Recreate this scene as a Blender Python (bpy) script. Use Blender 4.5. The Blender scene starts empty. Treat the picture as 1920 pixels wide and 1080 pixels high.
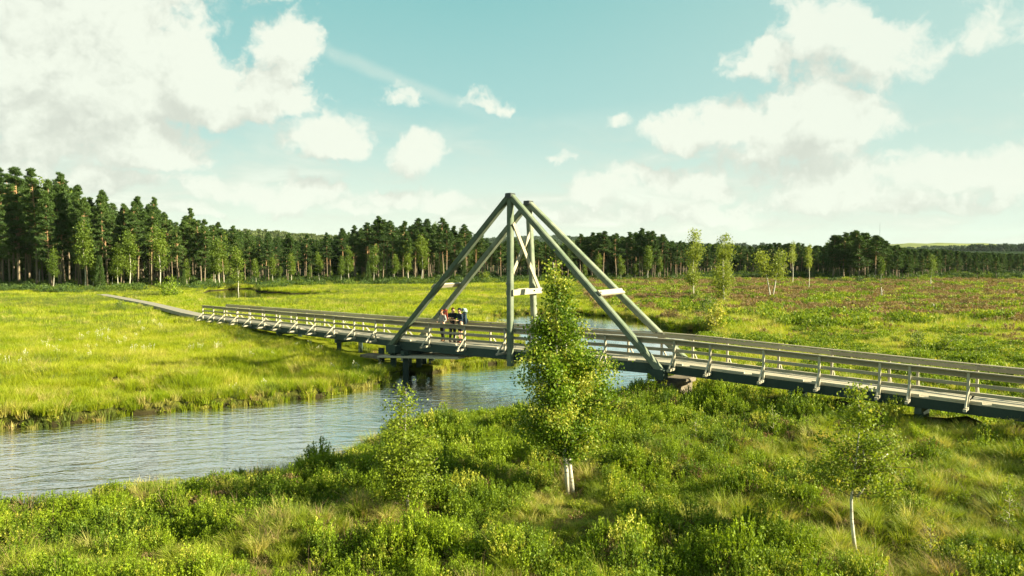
import bpy, bmesh, math, random
import numpy as np
from mathutils import Vector, Matrix
R = math.radians
rng = np.random.default_rng(11); random.seed(5)
sc = bpy.context.scene
COL = sc.collection

# ------------------------------------------------------------------ camera, sky, sun, exposure
F = 1450.0; CAMZ = 6.7; YH = 465.0
PITCH = math.atan((540 - YH) / F)
cam_d = bpy.data.cameras.new('camera'); cam = bpy.data.objects.new('camera', cam_d); COL.objects.link(cam)
cam.location = (0, 0, CAMZ); cam.rotation_euler = (math.pi / 2 - PITCH, 0, 0)
cam_d.sensor_width = 36; cam_d.lens = F / 1920 * 36; cam_d.clip_start = 0.1; cam_d.clip_end = 20000
sc.camera = cam
SUN_EL, SUN_AZ = 24.0, 103.0            # azimuth measured clockwise from +Y (the view direction)
sdir = Vector((math.sin(R(SUN_AZ)) * math.cos(R(SUN_EL)), math.cos(R(SUN_AZ)) * math.cos(R(SUN_EL)), math.sin(R(SUN_EL))))
sl = bpy.data.lights.new('sun', 'SUN'); sl.energy = 5.0; sl.angle = R(0.55); sl.color = (1.0, 0.91, 0.62)
so = bpy.data.objects.new('sun', sl); COL.objects.link(so); so.rotation_euler = sdir.to_track_quat('Z', 'Y').to_euler()
sc.view_settings.view_transform = 'Standard'; sc.view_settings.look = 'None'
sc.view_settings.exposure = 1.85; sc.view_settings.gamma = 1.0
sc.cycles.max_bounces = 6; sc.cycles.diffuse_bounces = 3; sc.cycles.glossy_bounces = 3
sc.cycles.transmission_bounces = 3; sc.cycles.transparent_max_bounces = 6; sc.cycles.volume_bounces = 0
sc.cycles.caustics_reflective = False; sc.cycles.caustics_refractive = False
sc.cycles.sample_clamp_indirect = 4.0

def ray(px, py):
    u, v = (px - 960) / F, (540 - py) / F
    c, s = math.cos(PITCH), math.sin(PITCH)
    return np.array([u, c + v * s, -s + v * c])
def P(px, py, Y):                       # point on the pixel's ray at distance Y
    d = ray(px, py); return Vector((d[0] / d[1] * Y, Y, CAMZ + d[2] / d[1] * Y))
def G(px, py, z=0.0):                   # point on the pixel's ray at height z
    d = ray(px, py); t = (z - CAMZ) / d[2]; return Vector((d[0] * t, d[1] * t, z))
def azel(px, py):
    d = ray(px, py); return math.atan2(d[0], d[1]), math.asin(d[2] / np.linalg.norm(d))

# ---- node helper
class NT:
    def __init__(s, tree): s.t = tree; s.n = tree.nodes; s.l = tree.links
    def node(s, typ, **kw):
        n = s.n.new(typ)
        for k, v in kw.items(): setattr(n, k, v)
        return n
    def inp(s, sock, v):
        if isinstance(v, bpy.types.NodeSocket): s.l.new(v, sock)
        elif v is not None:
            if hasattr(sock.default_value, '__len__') and not isinstance(v, (int, float)):
                v = tuple(v)
                if len(sock.default_value) == 4 and len(v) == 3: v = v + (1,)
            sock.default_value = v
    def math(s, op, a, b=None, c=None, clamp=False):
        n = s.node('ShaderNodeMath', operation=op, use_clamp=clamp)
        for i, v in enumerate((a, b, c)):
            if v is not None: s.inp(n.inputs[i], v)
        return n.outputs[0]
    def vmath(s, op, a, b=None, scale=None):
        n = s.node('ShaderNodeVectorMath', operation=op); s.inp(n.inputs[0], a)
        if b is not None: s.inp(n.inputs[1], b)
        if scale is not None: s.inp(n.inputs[3], scale)
        return n.outputs[1] if op in ('LENGTH', 'DOT_PRODUCT', 'DISTANCE') else n.outputs[0]
    def noise(s, vec, scale=5, detail=4, rough=.5, dist=0, color=False, dim='3D'):
        n = s.node('ShaderNodeTexNoise', noise_dimensions=dim); s.inp(n.inputs['Vector'], vec)
        s.inp(n.inputs['Scale'], scale); s.inp(n.inputs['Detail'], detail); s.inp(n.inputs['Roughness'], rough); s.inp(n.inputs['Distortion'], dist)
        return n.outputs[1 if color else 0]
    def ramp(s, f, stops, interp='LINEAR'):
        n = s.node('ShaderNodeValToRGB'); cr = n.color_ramp; cr.interpolation = interp
        while len(cr.elements) < len(stops): cr.elements.new(0.5)
        for e, (p, c) in zip(cr.elements, stops):
            e.position = p; e.color = (c, c, c, 1) if isinstance(c, (int, float)) else tuple(c) + (1,)
        s.inp(n.inputs[0], f); return n.outputs[0]
    def mix(s, f, a, b, typ='MIX'):
        n = s.node('ShaderNodeMix', data_type='RGBA', blend_type=typ)
        s.inp(n.inputs[0], f); s.inp(n.inputs[6], a); s.inp(n.inputs[7], b); return n.outputs[2]
    def maprange(s, v, a, b, c=0., d=1., interp='SMOOTHSTEP'):
        n = s.node('ShaderNodeMapRange', interpolation_type=interp)
        for i, x in enumerate((v, a, b, c, d)): s.inp(n.inputs[i], x)
        return n.outputs[0]
    def comb(s, x, y, z):
        n = s.node('ShaderNodeCombineXYZ'); s.inp(n.inputs[0], x); s.inp(n.inputs[1], y); s.inp(n.inputs[2], z); return n.outputs[0]
    def sep(s, v):
        n = s.node('ShaderNodeSeparateXYZ'); s.inp(n.inputs[0], v); return n.outputs

# ---- sky with cumulus clouds
world = bpy.data.worlds.new('World'); sc.world = world; world.use_nodes = True
W = NT(world.node_tree); W.n.clear()
sky = W.node('ShaderNodeTexSky', sky_type='NISHITA', sun_disc=False, sun_elevation=R(SUN_EL), sun_rotation=R(SUN_AZ))
sky.air_density = 1.0; sky.dust_density = 1.2; sky.ozone_density = 1.0
tc = W.node('ShaderNodeTexCoord'); X, Y, Z = W.sep(W.vmath('NORMALIZE', tc.outputs['Generated']))
az = W.math('ARCTAN2', X, Y); el = W.math('ARCSINE', Z)
uv0 = W.comb(az, el, 0.0)
# cloud puffs: (px, py, rx, ry_up, ry_down, weight)
CL = [(60, 60, 270, 190, 120, 1), (230, 60, 110, 90, 120, .9), (150, 150, 300, 120, 62, 1.1), (360, 160, 130, 80, 55, 1), (480, 205, 130, 75, 30, 1),
      (540, 80, 68, 62, 50, 1), (545, 135, 36, 50, 34, .85), (610, 275, 90, 52, 30, 1), (260, 275, 130, 60, 34, 1), (90, 265, 130, 70, 40, .75), (560, 365, 90, 40, 26, .7), (680, 395, 60, 20, 10, .6), (840, 385, 70, 22, 10, .6), (380, 400, 80, 18, 10, .5), (1200, 330, 60, 20, 12, .55), (1420, 300, 70, 20, 14, .5), (1690, 300, 50, 16, 10, .5), (1060, 300, 34, 10, 8, .5),
      (783, 297, 62, 44, 32, .85), (745, 185, 50, 34, 20, .5), (900, 183, 46, 30, 22, .55), (950, 200, 30, 14, 12, .6), (1142, 233, 30, 18, 12, .55), (735, 372, 70, 24, 16, .6),
      (1440, 120, 70, 42, 30, .75), (1545, 70, 90, 66, 60, .85), (1650, 100, 80, 60, 62, .75), (1720, 70, 55, 42, 40, .55), (1860, 50, 62, 42, 30, .45), (1560, 145, 80, 40, 16, .6),
      (1290, 240, 82, 50, 44, 1), (1370, 240, 80, 50, 40, 1), (1520, 250, 130, 90, 55, 1.15), (1600, 250, 70, 60, 36, .9),
      (1560, 330, 150, 40, 30, .6), (1270, 350, 100, 48, 30, .65), (1130, 355, 60, 30, 22, .65), (1790, 335, 110, 40, 26, .75), (1900, 320, 70, 50, 34, .75),
      (1520, 375, 130, 30, 18, .7), (1300, 400, 150, 24, 18, .6), (1740, 390, 140, 20, 16, .6), (440, 350, 140, 26, 18, .5),
      (-250, 150, 260, 160, 90, 1), (-300, -150, 300, 130, 90, 1), (2250, 150, 180, 110, 60, 1), (2100, 350, 160, 60, 30, .9), (700, -420, 220, 110, 70, 1), (1350, -520, 260, 120, 80, 1),
      (-60, -60, 330, 110, 70, 1), (150, -260, 420, 200, 180, 1.1), (560, -330, 260, 160, 130, 1), (-200, -700, 400, 200, 160, 1), (60, 215, 240, 60, 50, .9), (150, 330, 200, 30, 20, .6), (1050, 400, 120, 22, 16, .55), (-700, 100, 260, 180, 90, 1)]
def build_field():
    g = bpy.data.node_groups.new('cloud_field', 'ShaderNodeTree')
    g.interface.new_socket('uv', in_out='INPUT', socket_type='NodeSocketVector')
    g.interface.new_socket('field', in_out='OUTPUT', socket_type='NodeSocketFloat')
    T = NT(g); gi = T.node('NodeGroupInput'); go = T.node('NodeGroupOutput'); uv = gi.outputs[0]
    w1 = T.vmath('SCALE', T.vmath('SUBTRACT', T.noise(uv, 9, 3, .55, color=True), (.5, .5, .5)), scale=.068)
    w2 = T.vmath('SCALE', T.vmath('SUBTRACT', T.noise(uv, 42, 3, .6, color=True), (.5, .5, .5)), scale=.026)
    p = T.vmath('ADD', T.vmath('ADD', uv, w1), w2)
    x, y, _ = T.sep(p); cur = None
    for (px, py, rx, ru, rd, wt) in CL:
        a, e = azel(px, py); ax = rx / F * 1.12; eu = ru / F * 1.12; ed = rd / F * 1.12
        dx = T.math('MULTIPLY', T.math('SUBTRACT', x, a), 1 / ax)
        dy0 = T.math('SUBTRACT', y, e)
        dy = T.math('MAXIMUM', T.math('MULTIPLY', dy0, 1 / eu), T.math('MULTIPLY', dy0, -1 / ed))
        r2 = T.math('ADD', T.math('MULTIPLY', dx, dx), T.math('MULTIPLY', dy, dy))
        v = T.math('MULTIPLY_ADD', r2, -wt, wt)
        cur = v if cur is None else T.math('SMOOTH_MAX', cur, v, .25)
    n1 = T.noise(p, 22, 4, .5)
    vor = T.node('ShaderNodeTexVoronoi', feature='SMOOTH_F1'); T.inp(vor.inputs['Vector'], p); vor.inputs['Scale'].default_value = 34; vor.inputs['Smoothness'].default_value = .5
    bil = T.math('MULTIPLY_ADD', vor.outputs['Distance'], -.35, .15)
    n2 = T.noise(p, 80, 4, .6)
    bil = T.math('ADD', bil, T.math('MULTIPLY_ADD', n2, .8, -.40))
    f = T.math('ADD', T.math('ADD', cur, T.math('MULTIPLY_ADD', n1, 1.5, -.80)), bil)
    T.inp(go.inputs[0], f); return g
fg = build_field()
def field(uv):
    n = W.node('ShaderNodeGroup'); n.node_tree = fg; W.inp(n.inputs[0], uv); return n.outputs[0]
f0 = field(uv0); f1 = field(W.vmath('ADD', uv0, (.022, .040, 0)))
alpha = W.math('MULTIPLY', W.maprange(f0, -.10, .50), W.maprange(az, .15, .75, 1., .86))
body = W.maprange(f0, .1, 1.1)
lit = W.maprange(W.math('SUBTRACT', f0, f1), -.70, .42)
lum = W.math('MULTIPLY_ADD', lit, .68, .32)
lum = W.math('ADD', lum, W.math('MULTIPLY', W.math('SUBTRACT', 1.0, body), .12))
ccol = W.mix(W.math('MULTIPLY', lum, 1.0, clamp=True), (4.7, 5.1, 4.5), (7.95, 8.45, 7.3))
veil_n = W.noise(W.comb(W.math('MULTIPLY', az, 2.2), W.math('MULTIPLY', el, 9.0), 3.0), 2.6, 6, .6, .4)
veil = W.math('MULTIPLY', W.maprange(veil_n, .38, .60), W.maprange(el, .20, .03, .0, .85))
low = W.maprange(el, .16, -.02, 0, .55)
(la, le), (lb, lf) = azel(560, 70), azel(930, 222)
ll = math.hypot(lb - la, lf - le); ux, uy = (lb - la) / ll, (lf - le) / ll
dl_ = W.math('MULTIPLY_ADD', W.math('SUBTRACT', az, la), -uy, W.math('MULTIPLY', W.math('SUBTRACT', el, le), ux))
dl_ = W.math('ADD', dl_, W.math('MULTIPLY_ADD', W.noise(uv0, 30, 3, .5), .012, -.006))
da_ = W.math('MULTIPLY_ADD', W.math('SUBTRACT', az, la), ux / ll, W.math('MULTIPLY', W.math('SUBTRACT', el, le), uy / ll))
streak = W.math('MULTIPLY', W.maprange(W.math('ABSOLUTE', dl_), .013, .001, 0, .42), W.math('MULTIPLY', W.maprange(da_, -.3, .35), W.maprange(da_, 1.15, .6)))
skyc = W.mix(1.0, sky.outputs[0], (1.15, 1.22, .80), 'MULTIPLY')
hz = W.ramp(W.math('MULTIPLY', el, 2.0, clamp=True), [(0, (7.6, 8.4, 7.1)), (.17, (5.7, 7.5, 6.8)), (.36, (3.6, 6.3, 6.1)), (.60, (2.5, 5.5, 5.45)), (1, (1.1, 3.3, 3.7))])
skyc = W.mix(.9, skyc, hz)
skyc = W.mix(W.math('MULTIPLY', W.maprange(az, -.1, .75), W.maprange(el, .75, .05, .30, .75)), skyc, (5.6, 7.2, 6.4))
skyc = W.mix(streak, skyc, (6.2, 7.4, 6.6))
skyc = W.mix(low, skyc, (7.7, 8.6, 7.2))
skyc = W.mix(veil, skyc, W.mix(W.maprange(veil_n, .45, .75), (6.6, 7.1, 6.1), (8.8, 9.3, 8.0)))
high = W.math('MULTIPLY', W.maprange(el, .34, .5, 0, .75), W.math('MULTIPLY', W.maprange(az, .15, -.25), W.maprange(W.noise(uv0, 5, 4, .55), .38, .56)))
skyc = W.mix(high, skyc, (8.2, 8.6, 7.4))
fin = W.vmath('SCALE', W.mix(alpha, skyc, ccol), scale=.63)
bg = W.node('ShaderNodeBackground'); W.inp(bg.inputs[0], fin); bg.inputs[1].default_value = .05
wo = W.node('ShaderNodeOutputWorld'); W.l.new(bg.outputs[0], wo.inputs[0])
world.cycles.sampling_method = 'MANUAL'; world.cycles.sample_map_resolution = 512

# ------------------------------------------------------------------ numpy noise
def _h(ix, iy, seed):
    n = (ix.astype(np.int64) * 374761393 + iy.astype(np.int64) * 668265263 + seed * 974711) & 0x7fffffff
    n = ((n ^ (n >> 13)) * 1274126177) & 0x7fffffff
    return ((n ^ (n >> 16)) & 0xffff) / 65535.0
def vnoise(x, y, seed=0):
    x = np.asarray(x, float); y = np.asarray(y, float)
    ix, iy = np.floor(x), np.floor(y); fx, fy = x - ix, y - iy
    fx = fx * fx * (3 - 2 * fx); fy = fy * fy * (3 - 2 * fy)
    a, b, c, d = _h(ix, iy, seed), _h(ix + 1, iy, seed), _h(ix, iy + 1, seed), _h(ix + 1, iy + 1, seed)
    return (a * (1 - fx) + b * fx) * (1 - fy) + (c * (1 - fx) + d * fx) * fy
def fbm(x, y, sc_=1., oct=4, seed=0):
    s, a, t = 0, 1., 0
    for i in range(oct):
        s = s + a * vnoise(np.asarray(x) * sc_ * 2 ** i + 17.3 * i, np.asarray(y) * sc_ * 2 ** i - 9.1 * i, seed + i); t += a; a *= .5
    return s / t
def sstep(x, a, b):
    t = np.clip((x - a) / (b - a), 0, 1); return t * t * (3 - 2 * t)

# ------------------------------------------------------------------ materials
def new_mat(name):
    m = bpy.data.materials.new(name); m.use_nodes = True; T = NT(m.node_tree); T.n.clear()
    out = T.node('ShaderNodeOutputMaterial'); return m, T, out
def principled(T, col, rough=.7, spec=.3, metal=0., bump=None, bstr=.3, bdist=.02):
    b = T.node('ShaderNodeBsdfPrincipled'); T.inp(b.inputs['Base Color'], col); T.inp(b.inputs['Roughness'], rough)
    T.inp(b.inputs['Specular IOR Level'], spec); T.inp(b.inputs['Metallic'], metal)
    if bump is not None:
        n = T.node('ShaderNodeBump'); T.inp(n.inputs['Height'], bump); n.inputs['Strength'].default_value = bstr; n.inputs['Distance'].default_value = bdist
        T.l.new(n.outputs[0], b.inputs['Normal'])
    return b
def leaf_mat(name, c1, c2, c3=None, trans=.35, patch=.12, tcol=(1.3, 1.25, .5), rough=.55, spec=.25):
    m, T, out = new_mat(name)
    at = T.node('ShaderNodeAttribute', attribute_name='tint'); oi = T.node('ShaderNodeObjectInfo'); geo = T.node('ShaderNodeNewGeometry')
    pn = T.noise(geo.outputs['Position'], patch, 3, .6)
    pn2 = T.noise(geo.outputs['Position'], patch * 5.3, 3, .6)
    f = T.math('ADD', T.math('MULTIPLY', at.outputs['Fac'], .35), T.math('ADD', T.math('MULTIPLY', oi.outputs['Random'], .15), T.math('ADD', T.maprange(pn, .36, .64, 0, .28), T.maprange(pn2, .38, .62, 0, .24))))
    col = T.mix(f, c1, c2)
    if c3: col = T.mix(T.maprange(T.math('ADD', T.math('MULTIPLY_ADD', oi.outputs['Random'], .35, T.math('MULTIPLY', at.outputs['Fac'], .3)), T.math('MULTIPLY', T.noise(geo.outputs['Position'], patch * 2.1 + .2, 2, .5), .7)), .76, .92), col, c3)
    b = principled(T, col, rough, spec)
    tr = T.node('ShaderNodeBsdfTranslucent'); T.inp(tr.inputs[0], T.mix(1., col, tcol, 'MULTIPLY'))
    mx = T.node('ShaderNodeMixShader'); mx.inputs[0].default_value = trans
    T.l.new(b.outputs[0], mx.inputs[1]); T.l.new(tr.outputs[0], mx.inputs[2]); T.l.new(mx.outputs[0], out.inputs[0])
    return m
def wood_mat(name, ca, cb, cdark, stretch=(1, 1, 1), scale=3., rough=.8, green=None, coords='Object'):
    m, T, out = new_mat(name)
    t = T.node('ShaderNodeTexCoord'); oi = T.node('ShaderNodeObjectInfo')
    at = T.node('ShaderNodeAttribute', attribute_name='tint')
    v = T.vmath('ADD', T.vmath('MULTIPLY', t.outputs[coords], stretch), T.vmath('SCALE', (7.1, 3.3, 5.7), scale=T.math('ADD', oi.outputs['Random'], T.math('MULTIPLY', at.outputs['Fac'], 9.0))))
    n1 = T.noise(v, scale, 6, .65); n2 = T.noise(v, scale * 7, 4, .7)
    c = T.mix(T.maprange(T.math('ADD', T.math('MULTIPLY', n1, .6), T.math('MULTIPLY', at.outputs['Fac'], .4)), .25, .75), ca, cb)
    c = T.mix(T.maprange(n2, .55, .72, 0, .8), c, cdark)
    if green: c = T.mix(T.maprange(T.noise(t.outputs[coords], 1.3, 4, .6), .45, .7, 0, .7), c, green)
    T.l.new(principled(T, c, rough, .2, bump=n2, bstr=.5, bdist=.01).outputs[0], out.inputs[0]); return m
def flat_mat(name, c, rough=.7, spec=.3, var=.25, scale=12.):
    m, T, out = new_mat(name); t = T.node('ShaderNodeTexCoord'); n = T.noise(t.outputs['Object'], scale, 4, .6)
    cc = T.mix(T.maprange(n, .3, .7, 0, 1), tuple(x * (1 - var) for x in c), tuple(min(1, x * (1 + var)) for x in c))
    T.l.new(principled(T, cc, rough, spec, bump=n, bstr=.2).outputs[0], out.inputs[0]); return m

MAT = dict(
    pine=leaf_mat('pine_needles', (.018, .050, .014), (.095, .150, .027), trans=.2, patch=.03, tcol=(1.2, 1.3, .5)),
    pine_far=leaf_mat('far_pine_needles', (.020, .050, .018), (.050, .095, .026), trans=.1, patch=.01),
    birch=leaf_mat('birch_leaves', (.022, .068, .008), (.18, .275, .012), (.38, .39, .06), trans=.34, patch=.5, rough=.5, spec=.22),
    birch_yellow=leaf_mat('young_birch_leaves', (.08, .14, .012), (.28, .33, .025), (.42, .39, .07), trans=.38, patch=.5, rough=.5, spec=.22),
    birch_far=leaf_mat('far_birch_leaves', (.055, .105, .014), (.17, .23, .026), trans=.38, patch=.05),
    shrub=leaf_mat('bog_shrub_leaves', (.024, .072, .010), (.33, .43, .013), (.44, .43, .06), trans=.32, patch=.45),
    heather=leaf_mat('heather_sprigs', (.12, .105, .035), (.32, .21, .10), (.36, .20, .135), trans=.25, patch=.3),
    grass=leaf_mat('marsh_grass_blades', (.065, .13, .010), (.41, .46, .036), (.48, .42, .13), trans=.36, patch=.25),
    meadow=leaf_mat('meadow_grass_blades', (.11, .20, .006), (.40, .415, .012), (.46, .42, .08), trans=.45, patch=.06),
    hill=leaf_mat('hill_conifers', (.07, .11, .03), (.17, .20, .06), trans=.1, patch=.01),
    birch_lone=leaf_mat('lone_birch_leaves', (.10, .15, .02), (.32, .36, .06), trans=.42, patch=.1),
    twig=leaf_mat('dry_twig_bark', (.10, .065, .04), (.34, .22, .13), trans=.0, patch=.5),
    rush=leaf_mat('rush_blades', (.06, .10, .012), (.17, .20, .03), trans=.3, patch=.1),
    straw=leaf_mat('straw_grass_blades', (.26, .27, .05), (.52, .46, .15), (.48, .34, .16), trans=.4, patch=.25),
    deck=wood_mat('weathered_deck_boards', (.36, .32, .24), (.50, .445, .34), (.17, .14, .10), scale=2.2, stretch=(1, 1, 3)),
    rail=wood_mat('weathered_rail_wood', (.25, .215, .155), (.38, .335, .25), (.10, .085, .06), scale=2.5, stretch=(1, 1, 5)),
    post=wood_mat('pale_post_wood', (.34, .31, .24), (.46, .42, .32), (.22, .19, .13), scale=4),
    frame=wood_mat('tower_timber', (.09, .115, .08), (.24, .26, .19), (.06, .08, .055), scale=1.6, green=(.10, .14, .085)),
    pale=wood_mat('pale_tie_board_wood', (.34, .305, .23), (.42, .38, .29), (.36, .30, .2), scale=3),
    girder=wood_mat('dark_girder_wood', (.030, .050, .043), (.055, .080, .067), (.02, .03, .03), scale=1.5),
    concrete=flat_mat('pier_concrete', (.15, .125, .09), .9, .2, .35, 3),
    steel=flat_mat('dark_steel_bracket', (.03, .035, .035), .5, .5),
    pinebark=None, birchbark=None)
def bark(name, low, high, zmid, dark):
    m, T, out = new_mat(name); t = T.node('ShaderNodeTexCoord'); z = T.sep(t.outputs['Object'])[2]
    n = T.noise(T.vmath('MULTIPLY', t.outputs['Object'], (1, 1, .35)), 6, 5, .6)
    c = T.mix(T.maprange(T.math('ADD', z, T.math('MULTIPLY', n, 3)), zmid, zmid + 4), low, high)
    c = T.mix(T.maprange(n, .5, .68, 0, .75), c, dark)
    T.l.new(principled(T, c, .85, .2, bump=n, bstr=.6, bdist=.05).outputs[0], out.inputs[0]); return m
MAT['pinebark'] = bark('pine_bark', (.22, .175, .12), (.37, .225, .115), 6.5, (.09, .06, .04))
def birch_bark():
    m, T, out = new_mat('birch_bark'); t = T.node('ShaderNodeTexCoord'); o = t.outputs['Object']
    n = T.noise(T.vmath('MULTIPLY', o, (6, 6, 26)), 1.0, 4, .7); n2 = T.noise(T.vmath('MULTIPLY', o, (9, 9, 3)), 1., 4, .6)
    c = T.mix(T.maprange(n2, .3, .7), (.38, .35, .27), (.60, .57, .47))
    c = T.mix(T.maprange(n, .56, .64, 0, .9), c, (.05, .04, .03))
    at = T.node('ShaderNodeAttribute', attribute_name='tint'); c = T.mix(T.maprange(at.outputs['Fac'], .3, .1), c, (.11, .075, .05))
    T.l.new(principled(T, c, .7, .3, bump=n, bstr=.4).outputs[0], out.inputs[0]); return m
MAT['birchbark'] = birch_bark()
MAT['sapbark'] = flat_mat('sapling_bark', (.40, .36, .27), .8, .2, .5, 30)
MAT['deadwood'] = flat_mat('dead_wood', (.42, .38, .30), .85, .2, .35, 8)

# ------------------------------------------------------------------ object helpers
def tag(o, label=None, cat=None, group=None, kind=None):
    if label: o['label'] = label
    if cat: o['category'] = cat
    if group: o['group'] = group
    if kind: o['kind'] = kind
    return o
def mesh_np(name, V, faces_list, mat=None, tint=None, smooth=False):
    """V (N,3); faces_list: list of int arrays (M,k)."""
    me = bpy.data.meshes.new(name); V = np.asarray(V, np.float32)
    me.vertices.add(len(V)); me.vertices.foreach_set('co', V.ravel())
    idx = np.concatenate([f.ravel() for f in faces_list]).astype(np.int32)
    cnt = np.concatenate([np.full(len(f), f.shape[1]) for f in faces_list]).astype(np.int32)
    me.loops.add(len(idx)); me.loops.foreach_set('vertex_index', idx)
    me.polygons.add(len(cnt)); st = np.concatenate([[0], np.cumsum(cnt)[:-1]]).astype(np.int32)
    me.polygons.foreach_set('loop_start', st); me.polygons.foreach_set('loop_total', cnt)
    if smooth: me.polygons.foreach_set('use_smooth', np.ones(len(cnt), bool))
    me.update(calc_edges=True)
    if tint is not None:
        a = me.attributes.new('tint', 'FLOAT', 'FACE'); a.data.foreach_set('value', np.asarray(tint, np.float32))
    if mat: me.materials.append(mat)
    return me
def obj(name, me, parent=None, loc=None, link=True):
    o = bpy.data.objects.new(name, me)
    if link: COL.objects.link(o)
    if parent: o.parent = parent
    if loc is not None: o.location = loc
    return o
def empty(name, loc, rz=0.):
    o = bpy.data.objects.new(name, None); COL.objects.link(o); o.location = loc; o.rotation_euler = (0, 0, rz); o.empty_display_size = .3; return o

class MB:
    """collects boxes, bars and tubes into one mesh"""
    def __init__(s): s.V = []; s.F = []; s.T = []; s.n = 0
    def add(s, V, F, t=None):
        t = random.random() if t is None else t
        s.V.append(np.asarray(V, float)); s.F += [[i + s.n for i in f] for f in F]; s.T += [t] * len(F); s.n += len(V)
    def bar(s, a, b, w, h, up=(0, 0, 1), t=None, bev=.006):
        """rectangular timber from a to b, w across, h along 'up', with chamfered long edges"""
        a, b = Vector(a), Vector(b); d = (b - a).normalized(); u = Vector(up)
        sx = d.cross(u)
        if sx.length < 1e-4: sx = d.cross(Vector((1, 0, 0)))
        sx.normalize(); uu = sx.cross(d).normalized(); w2, h2 = w / 2, h / 2; c = min(bev, w2 * .3, h2 * .3)
        prof = [(-w2 + c, -h2), (w2 - c, -h2), (w2, -h2 + c), (w2, h2 - c), (w2 - c, h2), (-w2 + c, h2), (-w2, h2 - c), (-w2, -h2 + c)]
        V = [p + sx * x + uu * y for p in (a, b) for x, y in prof]
        F = [[i, (i + 1) % 8, 8 + (i + 1) % 8, 8 + i] for i in range(8)] + [list(range(7, -1, -1)), list(range(8, 16))]
        s.add([tuple(v) for v in V], F, t)
    def box(s, lo, hi, t=None): s.bar(((lo[0] + hi[0]) / 2, lo[1], (lo[2] + hi[2]) / 2), ((lo[0] + hi[0]) / 2, hi[1], (lo[2] + hi[2]) / 2), hi[0] - lo[0], hi[2] - lo[2], t=t)
    def tube(s, pts, rad, k=7, t=None):
        pts = [Vector(p) for p in pts]; V = []; F = []
        for i, p in enumerate(pts):
            d = (pts[min(i + 1, len(pts) - 1)] - pts[max(i - 1, 0)])
            if d.length < 1e-6: d = Vector((0, 0, 1))
            d.normalize(); ax = Vector((1, 0, 0)) if abs(d.x) < .8 else Vector((0, 1, 0))
            e1 = d.cross(ax).normalized(); e2 = d.cross(e1)
            for j in range(k):
                a = 2 * math.pi * j / k; V.append(tuple(p + (e1 * math.cos(a) + e2 * math.sin(a)) * rad[i]))
        for i in range(len(pts) - 1):
            for j in range(k): F.append([i * k + j, i * k + (j + 1) % k, (i + 1) * k + (j + 1) % k, (i + 1) * k + j])
        F.append(list(range(k))[::-1]); F.append([(len(pts) - 1) * k + j for j in range(k)])
        s.add(V, F, t)
    def mesh(s, name, mat, smooth=False):
        me = bpy.data.meshes.new(name); me.from_pydata(np.concatenate(s.V).tolist(), [], s.F); me.update()
        a = me.attributes.new('tint', 'FLOAT', 'FACE'); a.data.foreach_set('value', np.asarray(s.T, np.float32))
        if smooth: me.polygons.foreach_set('use_smooth', np.ones(len(me.polygons), bool))
        me.materials.append(mat); return me
    def build(s, name, mat, parent=None, smooth=False):
        return obj(name, s.mesh(name, mat, smooth), parent)

def unit(v): return v / (np.linalg.norm(v, axis=-1, keepdims=True) + 1e-9)
def leaves(C, size, aspect=.6, droop=0., up=.0, r=rng):
    """diamond-ish leaf quads at centres C"""
    n = len(C); d = unit(r.normal(size=(n, 3)) + np.array([0, 0, up])); d[:, 2] -= droop; d = unit(d)
    a = unit(np.cross(d, unit(r.normal(size=(n, 3))))); s = (size * r.uniform(.65, 1.25, n))[:, None]
    V = np.stack([C - d * s * .5, C + a * s * aspect * .5 - d * s * .05, C + d * s * .5, C - a * s * aspect * .5 - d * s * .05], 1).reshape(-1, 3)
    return V, np.arange(4 * n).reshape(n, 4)
def spikes(C, D, ln, wd, r=rng):
    """needle tufts: thin triangles from C along D"""
    n = len(C); a = unit(np.cross(D, unit(r.normal(size=(n, 3))))); l = (ln * r.uniform(.6, 1.3, n))[:, None]; w = (wd * r.uniform(.7, 1.3, n))[:, None]
    V = np.stack([C - a * w * .5, C + a * w * .5, C + D * l], 1).reshape(-1, 3); return V, np.arange(3 * n).reshape(n, 3)
def blades(base, h, w, lean, az_, r=rng, segs=3):
    """curved grass blades"""
    n = len(base); dx = np.stack([np.cos(az_), np.sin(az_), np.zeros(n)], 1); sx = np.stack([-np.sin(az_), np.cos(az_), np.zeros(n)], 1)
    tw = r.uniform(0, 2 * np.pi, n); sx = unit(sx * np.cos(tw)[:, None] + dx * np.sin(tw)[:, None] * .8)
    rows = []
    for k in range(segs + 1):
        t = k / segs; p = base + dx * (lean * h * t ** 1.8)[:, None] + np.array([0, 0, 1]) * (h * (t - .35 * lean * t ** 2.2))[:, None]
        ww = (w * (1 - t) ** .7 * .5)[:, None] if k < segs else 0
        if k < segs: rows += [p - sx * ww, p + sx * ww]
        else: rows += [p]
    m = 2 * segs + 1; V = np.stack(rows, 1).reshape(-1, 3); b = (np.arange(n) * m)[:, None]
    Q = [b + np.array([[2 * k, 2 * k + 1, 2 * k + 3, 2 * k + 2]]) for k in range(segs - 1)]
    Tt = b + np.array([[2 * segs - 2, 2 * segs - 1, 2 * segs]])
    return V, ([np.concatenate(Q)] if Q else []) + [Tt]
#@@PART2

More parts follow.
